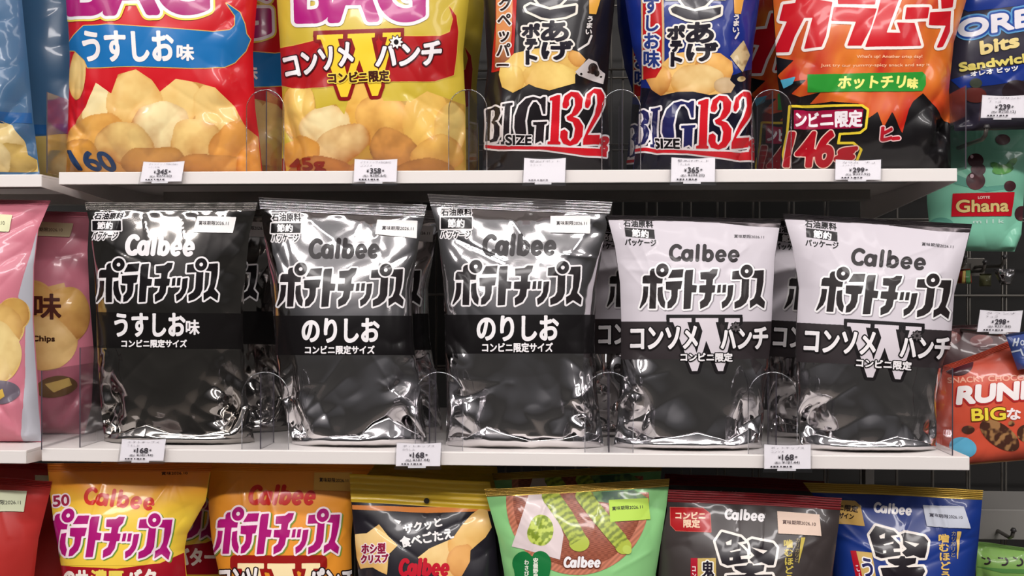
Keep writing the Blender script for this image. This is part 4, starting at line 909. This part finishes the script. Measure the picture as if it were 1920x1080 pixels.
def B6():
    b = Bag('potato_chip_bag', 'navy blue bag with a gold top edge, rightmost of the lower shelf', 'chip bag',
            [(1505, 904), (1550, 960), (1562, 1010), (1562, 1080), (1556, 1395)], [(1841, 918), (1838, 960), (1834, 1010), (1828, 1080), (1830, 1395)],
            .065, .02, .038, 17, z0=ZB, mat=film((24, 52, 128)), low=.7, allw=.55, top=1., creases=12, bottom=.15, seal=.036, seal_mat=film((190, 158, 70), .3, .5), seal_label='gold seal')
    q = lambda *p: P(*[(1540+x/6., 900+y/6.) for x, y in p])
    deco(b, 'limited_badge', [([q((150, 225), (380, 235), (440, 290), (492, 522), (140, 490), (160, 350))], 0, (206, 166, 92)), ([T('ビニ限定', (1562, 945), (1609, 949), (1561, 957)), T('デザイン', (1566, 961), (1602, 964), (1565, 972))], .5, (60, 42, 30))], .5, base=.3)
    deco(b, 'brand_lettering', [(calbee((1638, 941), (1710, 947), (1638, 962)), 0, WH)], .5, base=.3)
    sticker(b, [(1730, 947.5), (1806, 950), (1817.5, 990), (1737.5, 987)], '賞味期限2026.10', (1742, 962), (1802, 966.5), (1742.5, 969), (200, 204, 216), (60, 60, 76))
    kata(b, lambda p: np.array([1626, 982.5])+(p-np.array([1336.5, 993.9]))*np.array([.951, .97]))
    deco(b, 'flavour_tag', [([P((1595, 1033), (1606, 1033), (1628, 1120), (1612, 1120))], 0, (180, 20, 40)), ([P((1606, 1034), (1635, 1036), (1648, 1120), (1626, 1120))], 0, (206, 172, 100)), ([T('う', (1616, 1047), (1633, 1048), (1620, 1080))], 3.4, (244, 240, 240)), ([T('う', (1616, 1047), (1633, 1048), (1620, 1080))], 1.2, (36, 36, 90)), ([T('こん', (1604, 1060), (1610, 1060), (1612, 1086), vertical=True)], .5, (236, 200, 210))], .5, base=.4)
    deco(b, 'slogan_lettering', [([T('噛むほどう', (1759, 1001), (1778, 1001), (1764, 1086), vertical=True), P((1793, 996), (1800, 996), (1794, 1048))], .6, (222, 184, 100)), ([T('カリカリと', (1782, 995), (1790, 995), (1782, 1044), vertical=True)], .2, (140, 130, 120))], .5, base=.4)
    return b
b1, b2, b3, b4, b5, b6 = B1(), B2(), B3(), B4(), B5(), B6()
behind(b1.root, .016, .095, 'second yellow bag standing behind the front yellow and orange bag')
behind(b3.root, .0, .10, 'second black star-crisp bag standing behind the front one')
behind(b4.root, .0, .10, 'second light green bag standing behind the front one')
behind(b5.root, .004, .10, 'second dark brown bag standing behind the front one')

# ------------------------------------------------------------------ the neighbouring bay at the left
ZT2, ZM2 = px_plane([(60, 327)], YT-.004)[0, 2], px_plane([(40, 845)], -.012)[0, 2]
def left_bags():
    b = Bag('potato_chip_bag', 'blue bag with yellow chips at its foot, on the upper shelf of the left bay', 'chip bag',
            [(-290, -200), (-285, 0), (-285, 200), (-290, 326)], [(30, -200), (41, 0), (53, 120), (62, 220), (76, 326)], YT+.06, .02, .042, 18, z0=ZT2, mat=film((64, 102, 138)), low=.8, allw=.4, top=.5)
    deco(b, 'chip_picture', [([P((-200, 240), (-40, 230), (0, 226), (25, 236), (42, 262), (50, 290), (80, 306), (80, 322), (-200, 322))], 0, chips((196, 170, 100), [(5, 255, 45, 32, 10, (226, 206, 150), (190, 160, 90)), (30, 300, 40, 30, 20, (206, 176, 100), (140, 110, 50)), (-20, 300, 40, 36, 0, (226, 206, 150), (170, 140, 80))]))], 1)
    deco(b, 'lower_band', [([P((-300, 205), (90, 212), (90, 232), (-300, 226))], 0, (40, 92, 150))], 1)
    behind(b.root, .042, .10, 'second blue bag standing behind the front blue bag of the left bay')
    p = Bag('potato_chip_bag', 'pink bag cut off by the left edge on the left bay middle shelf', 'chip bag',
            [(-230, 368), (-215, 500), (-212, 700), (-220, 842)], [(95, 376), (72, 430), (64, 500), (63, 600), (70, 700), (80, 842)], .05, .03, .034, 19, z0=ZM2, mat=film((206, 122, 138)), low=.8, allw=.45, creases=8, seal=.02)
    deco(p, 'side_strip', [([P((120, 400), (70, 432), (58, 470), (34, 556), (46, 600), (48, 700), (44, 850), (120, 850))], 0, (188, 188, 196))], 1.2, ss=2)
    deco(p, 'chip_picture', [([E(-5, 615, 50, 46), E(-20, 665, 62, 60), E(25, 590, 30, 32)], 0, chips((220, 184, 110), [(25, 590, 30, 32, 0, (214, 170, 90), (180, 126, 60)), (-5, 615, 50, 46, 0, (226, 186, 110), (186, 136, 66)), (-20, 665, 62, 60, 0, (232, 206, 140), (196, 156, 90))])), ([E(5, 735, 34, 22)], 0, (110, 100, 112)), ([P((-20, 742), (10, 728), (14, 742), (-10, 756))], 0, (214, 178, 84))], 1, base=.4)
    sticker(p, [(-50, 400), (25, 404), (16, 435), (-50, 433)], '賞味期限2026.10', (-48, 412), (10, 414), (-48, 421), (226, 226, 184), (110, 104, 80))
    g = Bag('potato_chip_bag', 'pink bag standing between the front pink bag and the dark foil bag', 'chip bag',
            [(-110, 392), (-100, 500), (-100, 700), (-106, 830)], [(168, 398), (164, 470), (168, 560), (176, 660), (172, 760), (158, 826)], .118, .03, .032, 20, z0=ZM2, mat=film((196, 116, 132)), low=.8, allw=.4, creases=8, seal=.02)
    deco(g, 'chip_picture', [([E(130, 590, 38, 52), E(85, 640, 60, 55), E(60, 570, 45, 45), P((60, 545), (120, 530), (128, 560), (70, 575))], 0, chips((206, 160, 96), [(60, 570, 45, 45, 0, (206, 160, 90), BROWN), (130, 590, 38, 52, 0, (214, 166, 92), (172, 116, 60)), (85, 645, 62, 52, 20, (226, 190, 126), (190, 140, 80))])), ([E(105, 725, 38, 20, -10)], 0, (120, 90, 60)), ([P((85, 720), (130, 708), (134, 722), (100, 736))], 0, (226, 190, 110))], 1)
    deco(g, 'flavour_lettering', [([T('お味', (10, 552), (114, 552), (10, 598))], 1.4, (74, 34, 26)), ([T('Potato Chips', (4, 629), (103, 630), (4, 642))], .5, (60, 34, 20))], .6, base=1)
    sticker(g, [(60, 416), (138, 419), (130, 445), (60, 442)], '賞味期限2026.10', (58, 427), (117, 428), (58, 434.5), (206, 190, 150), (110, 90, 70))
    r = Bag('potato_chip_bag', 'red bag cut off by the left edge on the lowest shelf of the left bay', 'chip bag',
            [(-230, 880), (-225, 1000), (-220, 1395)], [(98, 903), (84, 960), (72, 1010), (64, 1080), (70, 1395)], .04, .0, .04, 21, z0=ZB, mat=film((176, 46, 42), .4), low=.6, allw=.35, creases=6, bottom=.15, seal=.03)
    sticker(r, [(-60, 917), (52, 921), (44, 960), (-60, 956)], '賞味期限2026.11', (-26, 937), (39, 938), (-26, 946), (216, 222, 188), (80, 84, 70))
    behind(r.root, .028, .09, 'second red bag standing behind the front red bag of the left bay')
left_bags()

# ------------------------------------------------------------------ hanging pouches at the right
def peg(x_px, y_px, yf, label, group='display pegs'):
    p = px_plane([(x_px, y_px)], yf)[0]; d = .434-yf
    r = thing('display_peg', label, 'peg', p, group)
    m = MB(); m.tube([(0, d, 0), (0, .012, 0), (0, .004, .003), (0, 0, .010)], .0022, 10); m.build('rod', WIRE, r, smooth=True)
    m = MB(); m.tube([(0, .0005, .009), (0, -.0004, .0105), (0, -.0008, .0135)], [.0024, .0036, .0022], 12); m.build('tip', principled('peg_tip', (60, 58, 58), .3), r, smooth=True)
    m = MB(); m.box((-.012, d-.004, -.012), (.012, d+.0012, .012)); m.build('hook_plate', WIRE, r, bevel=.001)
    return r
def pouches():
    b = Bag('cookie_pouch', 'dark blue cookie pouch hanging at the top right corner, behind its price tag', 'snack pouch',
            [(1808, -190), (1795, 20), (1780, 120), (1778, 180), (1790, 246)], [(2130, -240), (2130, 0), (2120, 120), (2110, 180), (2110, 238)], .13, 0, .022, 31, stand=False, mat=film((46, 42, 56)), low=.5, allw=.4, creases=6, seal=.03)
    deco(b, 'blue_print', [([P((1780, -180), (2130, -180), (2130, -10), (1900, 12), (1815, 22), (1790, 10)), P((1782, 150), (1840, 132), (1920, 120), (1925, 150), (1870, 158), (1800, 166))], 0, (28, 52, 130))], 1.5)
    o = [T('OREO', (1798, 40), (1992, 6), (1799, 71))]
    deco(b, 'brand_lettering', [(o, 9, (90, 150, 200)), (o, 6, (34, 72, 150)), (o, 2.4, (226, 222, 228))], .7, base=.5)
    deco(b, 'product_lettering', [([T('bits', (1838, 79), (1908, 64), (1840, 102))], 1.7, (228, 208, 140)), ([T('Sandwich', (1799, 119), (1930, 100), (1801, 134))], 1.2, (222, 206, 110)), ([T('オレオ ビッツ', (1820, 135), (1908, 123), (1821, 144))], .6, (226, 226, 226))], .5, base=2)
    deco(b, 'cookie_picture', [([E(1906, 172, 26, 22)], 0, (40, 30, 34)), ([E(1830, 178, 22, 14)], 0, (90, 40, 36)), ([E(1830, 156, 12, 9)], 0, (60, 66, 56))], .8, base=1)
    g = Bag('chocolate_pouch', 'mint green chocolate pouch with a red brand panel, hanging right of the shelf end', 'snack pouch',
            [(1742, 236), (1738, 300), (1738, 380), (1744, 440), (1760, 470)], [(1925, 232), (1924, 300), (1919, 380), (1915, 440), (1902, 472)], .20, 0, .016, 32, stand=False, mat=film((132, 202, 172)), low=.4, allw=.35, creases=6, seal=.03)
    deco(g, 'swirl_print', [([P((1740, 300), (1800, 330), (1850, 350), (1900, 345), (1900, 352), (1850, 360), (1790, 345), (1740, 330)), E(1765, 420, 22, 12)], 0, (104, 170, 150))], 1)
    pn = [P((1786, 363), (1902, 360), (1897, 405), (1783.5, 406))]
    deco(g, 'brand_panel', [(pn, 0, (196, 24, 40)), ([T('Ghana', (1793, 376), (1890, 374), (1793, 398))], 1.8, (120, 40, 30)), ([T('Ghana', (1793, 376), (1890, 374), (1793, 398))], 1.0, (226, 200, 130)), ([T('LOTTE', (1833, 368.5), (1855, 368), (1833, 373))], .3, (236, 200, 190))], .5, base=1)
    deco(g, 'subtitle_lettering', [([T('m i l k', (1824, 412), (1882, 411), (1824, 419))], .3, (196, 226, 212))], .5, base=.5)
    deco(g, 'chocolate_picture', [([E(1829, 301, 15, 13), E(1834, 318, 14, 12), E(1829, 339, 18, 17), E(1893, 349, 11, 10), E(1916, 400, 12, 14), E(1880, 262, 14, 10)], 0, speckle((72, 38, 44), (96, 56, 58), .3, .6)), ([E(1822, 294, 3, 3.5), E(1822, 330, 3.5, 4)], 0, (220, 190, 196))], .8, base=.6)
    deco(g, 'leaf_picture', [([E(1880, 318, 20, 9, -10), E(1868, 312, 12, 6, 30), E(1896, 306, 14, 6, -40)], 0, speckle((96, 170, 80), (60, 130, 66), .4))], .8, base=.5)
    a = Bag('almond_pouch', 'dark maroon chocolate pouch hanging behind the top of the red pouch', 'snack pouch',
            [(1742, 612), (1738, 680), (1738, 780)], [(1906, 606), (1908, 680), (1908, 776)], .19, 0, .016, 33, stand=False, mat=film((78, 50, 52)), low=.4, allw=.4, creases=5, seal=.03)
    deco(a, 'almond_picture', [([E(1775, 634, 26, 14), E(1840, 640, 22, 12)], 0, grad([(620, (150, 96, 92)), (650, (84, 40, 44))]))], .8)
    c = Bag('chocolate_pouch', 'orange-red chocolate pouch hanging tilted at the right edge', 'snack pouch',
            [(1768, 686), (1757, 740), (1753, 800), (1753, 877)], [(2010, 596), (2010, 700), (2008, 780), (2006, 856)], .105, 0, .020, 34, stand=False, mat=film((210, 84, 60)), low=.6, allw=.45, creases=8, seal=.06)
    deco(c, 'almond_picture', [([E(1794, 679, 31, 25, 5)], 0, grad([(655, (110, 40, 50)), (675, (96, 26, 40)), (704, (60, 18, 26))])), ([E(1797, 678, 12, 5, -10)], 0, (196, 130, 136))], .8, base=2)
    deco(c, 'subtitle_lettering', [([T('SNACKY CHOCOLATE', (1776, 708), (1962, 701), (1777, 718))], .45, (244, 176, 150))], .5)
    k = [T('RUNKY', (1798, 727), (1985, 711), (1796, 757))]
    deco(c, 'brand_lettering', [(shift(k, -1, 2), 4.8, (170, 40, 40)), (k, 3.0, (240, 232, 230))], .7, base=.5)
    deco(c, 'size_lettering', [([T('BIG', (1822, 767), (1884, 764), (1823, 789))], 2.6, (110, 60, 30)), ([T('BIG', (1822, 767), (1884, 764), (1823, 789))], 1.0, (240, 216, 70)), ([T('な', (1888, 766, 1912, 786))], 1.0, (244, 230, 230))], .5, base=1)
    deco(c, 'chocolate_picture', [([E(1874, 816, 42, 21, 35), E(1922, 812, 16, 16), E(1816, 806, 12, 8), E(1896, 794, 6, 5)], 0, speckle((74, 44, 34), (166, 122, 78), .5, .6))], .8, base=.5)
    deco(c, 'blue_badge', [([E(1806, 839, 24, 18, 10)], 1, (100, 180, 214))], .8, base=.5)
    d = Bag('candy_packet', 'dark blue packet with pale lettering at the right edge above the red pouch', 'candy packet',
            [(1886, 628), (1896, 660), (1908, 694)], [(1990, 610), (1990, 650), (1990, 680)], .085, 0, .010, 35, stand=False, mat=film((62, 80, 142)), low=.5, allw=.4, creases=4, seal=.05, nt=81, ns=81)
    deco(d, 'pale_lettering', [([S(1.6, (1903, 636), (1900, 648)), S(1.6, (1910, 635), (1907, 648)), S(1.4, (1902, 642), (1909, 642)), E(1917, 643, 4, 5), XE(1917, 643, 2, 3), S(1.5, (1897, 660), (1912, 657)), S(1.5, (1914, 655), (1918, 666))], 0, (206, 214, 226))], .5)
    e = Bag('candy_packet', 'small striped green and gold packet in the dark gap under the mint pouch', 'candy packet',
            [(1797, 505), (1794, 518), (1793, 531)], [(1819, 504), (1821, 518), (1821, 532)], .34, 0, .008, 36, stand=False, mat=film((150, 60, 40)), low=.6, allw=.5, creases=3, seal=.1, nt=41, ns=41)
    deco(e, 'stripe_print', [([P((1806, 500), (1811, 500), (1809, 540), (1803, 540))], 0, (220, 190, 110)), ([P((1811, 500), (1819, 500), (1819, 540), (1811, 540))], 0, (90, 140, 90)), ([P((1794, 500), (1800, 500), (1798, 540), (1792, 540))], 0, (180, 176, 90))], .5)
    Bag('candy_packet', 'small crinkled silver packet in the dark gap under the mint pouch', 'candy packet',
        [(1864, 505), (1866, 515), (1876, 534)], [(1904, 504), (1902, 515), (1894, 535)], .34, 0, .010, 37, stand=False, mat=FOIL, low=1.4, allw=1.6, creases=8, seal=.1, nt=61, ns=61)
    Bag('candy_packet', 'small dull olive packet between the striped and the silver packets', 'candy packet',
        [(1837, 513), (1836, 525), (1836, 537)], [(1858, 513), (1858, 525), (1858, 537)], .36, 0, .008, 38, stand=False, mat=film((96, 96, 66)), low=.4, allw=.4, creases=2, seal=.1, nt=41, ns=41)
    h = Bag('candy_packet', 'green packet with dark curved marks at the bottom right corner', 'candy packet',
        [(1830, 1016), (1830, 1050), (1830, 1090)], [(1960, 1030), (1960, 1060), (1960, 1090)], .27, 0, .012, 39, stand=False, mat=film((140, 186, 96)), low=.5, allw=.5, creases=5, seal=.1, nt=61, ns=81)
    deco(h, 'dark_marks', [([S(1.8, *ell(1848, 1051, 8, 6, 20, 12, -70, 80)), S(1.8, *ell(1880, 1052, 9, 7, 20, 12, -70, 80)), S(1.8, *ell(1908, 1053, 9, 7, 20, 12, -70, 80)), S(1.2, (1842, 1046), (1847, 1048)), S(1.2, (1872, 1046), (1880, 1047)), S(1.2, (1900, 1045), (1906, 1048))], 0, (50, 40, 44)), ([P((1830, 1062), (1880, 1066), (1960, 1068), (1960, 1076), (1880, 1074))], 0, (96, 150, 80))], .5)
    peg(1990, 66, .06, 'steel peg holding the dark blue cookie pouch')
    peg(1850, 258, .10, 'steel peg with a dark tip in front of the mint green pouch')
    peg(1882, 628, .062, 'steel peg holding the orange-red pouch and its price tag')
    peg(1809, 500, .325, 'short steel peg holding the striped packet')
    peg(1884, 498, .325, 'short steel peg holding the silver packet')
    peg(1847, 508, .345, 'short steel peg holding the olive packet')
    peg(1900, 1012, .25, 'steel peg holding the green packet')
    q = px_plane([(1834, 955)], .30)[0]
    r = thing('shelf_board', 'dull grey shelf board low in the right bay above the green packet', 'shelf', q)
    m = MB(); m.box((0, 0, -.036), (.5, .0018, 0)); m.build('front_edge', SHELF_GREY, r, bevel=.001)
    m = MB(); m.box((0, .0019, -.003), (.5, .13, 0)); m.build('deck', SHELF_GREY, r)
pouches()

# ------------------------------------------------------------------ price tags in clear holders
def price_tag(TL, TR, BL, yf, label, price, sub, names, faint=False, hook=False):
    """TL, TR, BL: card corners in the picture, carried onto the plane just in front of the shelf edge"""
    z = px_plane([BL], yf)[0]; r = thing('price_tag', label, 'price tag', z, 'shelf price tags')
    TL, TR, BL = (np.array(v, float) for v in (TL, TR, BL)); BR = TR+BL-TL
    lean = .03 if hook else .16
    to = lambda v, dy=0.: px_plane([v], yf+dy, lean, z[2])[0]-z
    k = lambda u, v: TL+(TR-TL)*u+(BL-TL)*v
    top = [k(u, .05*math.sin(math.pi*u)) for u in np.linspace(0, 1, 9)]
    m = MB(); m.prism([to(v) for v in [BL, BR]+top[::-1]], (0, .0005, 0)); m.build('card', TAG_WHITE, r)
    m = MB()
    m.prism([to(v, -.0006) for v in (k(-.03, 1.14), k(1.03, 1.14), k(1.03, .0), k(1, -.02), k(0, -.02), k(-.03, .0))], (0, -.0007, 0), 0, 1)
    m.build('holder_front', [CLEAR, RIM], r)
    m = MB(); m.prism([to(v, .0012) for v in (k(-.03, 1.14), k(1.03, 1.14), k(1.03, .25), k(-.03, .25))], (0, .0009, 0)); m.build('holder_back', CLEAR, r)
    m = MB(); m.prism([to(v, -.0014) for v in (k(.28, 1.08), k(.68, 1.08), k(.68, 1.0), k(.28, 1.0))], (0, -.0005, 0)); m.build('holder_lip', LIP, r)
    s_ = Flat(r, yf, lean, z[2])
    g = lambda t, u0, v0, u1, v1: T(t, k(u0, v0), k(u1, v0), k(u0, v1))
    dk, gy = ((150, 146, 150), (170, 166, 170)) if faint else ((52, 46, 54), (130, 124, 132))
    L_ = [([g(names[0], .14, .10, .86, .20)], -.02, gy), ([g(names[1], .14, .25, .42, .35)], -.02, gy)]
    if price: L_ += [([g('¥', .30, .47, .35, .60), g('*', .66, .47, .71, .56)], .15, dk), ([g(price, .38, .42, .63, .64)], .4, dk), ([g('(税込', .22, .70, .35, .82), g('¥'+sub+')', .38, .68, .76, .82)], .05, dk)]
    L_ += [([P(*[k(u+du, v+dv) for du, dv in ((0, 0), (w, 0), (w, .06), (0, .06))]) for u, v, w in ((.13, .88, .04), (.19, .88, .05), (.26, .88, .04), (.34, .88, .03), (.40, .88, .06), (.48, .88, .03), (.54, .88, .05))], 0, dk)]
    deco(s_, 'card_print', L_, .4, base=1)
    return r
NB = ('ポテトチップスBIGBAG', 'うすしお味')
ff = YT-.0075
price_tag((269, 303), (346, 302), (263, 341), ff, 'price tag below the big red bag at the left of the upper shelf', '345', '372.60', NB)
price_tag((665, 298), (745, 298), (663, 341), ff, 'price tag below the big yellow bag on the upper shelf', '358', '386.64', ('ポテトチップスBIGBAG', 'コンソメ'))
price_tag((983, 296), (1061, 296), (981, 342), ff, 'washed-out price tag below the big black bag on the upper shelf', '', '', ('堅あげポテト', 'ブラック'), True)
price_tag((1259, 295), (1341, 295), (1258, 341), ff, 'price tag below the big dark blue bag on the upper shelf', '365', '394.20', ('堅あげポテト', 'うすしお味'))
price_tag((1567, 299), (1652, 299), (1566, 337), ff, 'price tag below the red-and-black flame bag on the upper shelf', '299', '322.92', ('カラムーチョ', 'ホットチリ'))
price_tag((229, 823), (311, 823), (224, 864), -.0075, 'price tag on the middle shelf below the dark foil bag', '168', '181.44', ('ポテトチップス', 'うすしお'))
price_tag((744, 830), (827, 830), (742, 874), -.0075, 'price tag on the middle shelf between the two silver bags', '168', '181.44', ('ポテトチップス', 'のりしお'))
price_tag((1433, 833), (1520, 833), (1433, 879), -.0075, 'price tag on the middle shelf between the two grey-and-white bags', '168', '181.44', ('ポテトチップス', 'コンソメ'))
price_tag((1842, 178), (1926, 178), (1839, 221), .05, 'price tag hanging in front of the dark blue cookie pouch', '239', '258.12', ('ビッツサンド', 'チョコ'), hook=True)
price_tag((1838, 581), (1918, 582), (1832, 622), .055, 'price tag hanging just above the orange-red pouch', '298', '321.84', ('クランチ', 'チョコ'), hook=True)

# repeats of one kind carry one group phrase
for key, g in (('dark smoky foil', 'dark foil bags'), ('dark foil bag standing', 'dark foil bags'), ('silver foil bag', 'silver foil bags'), ('grey-and-white bag', 'grey-and-white bags'), ('red and black bag', 'big red and black bags'), ('big red and black', 'big red and black bags'),
               ('big red bag', 'big red bags'), ('big yellow bag', 'big yellow bags'), ('big black bag', 'big black bags'), ('big dark blue bag', 'big dark blue bags'), ('yellow and orange bag', 'yellow bags on the lower shelf'), ('second yellow bag', 'yellow bags on the lower shelf'),
               ('star', 'star crisp bags'), ('light green bag', 'light green wasabi bags'), ('dark brown bag', 'dark brown bags'), ('blue bag', 'blue bags of the left bay'), ('pink bag', 'pink bags of the left bay'), ('red bag', 'red bags of the left bay'),
               ('white steel shelf', 'white shelf boards of the main bay'), ('shelf of the neighbouring bay', 'shelf boards of the left bay'), ('wire grid', 'wire grid panels'), ('slotted steel upright', 'slotted uprights'), ('small', 'small candy packets')):
    for o in COL.objects:
        if o.parent is None and key in o.get('label', '') and 'group' not in o and o.get('category') in ('chip bag', 'snack bag', 'shelf', 'wire panel', 'upright', 'candy packet'): o['group'] = g
bpy.data.objects.remove(_to)
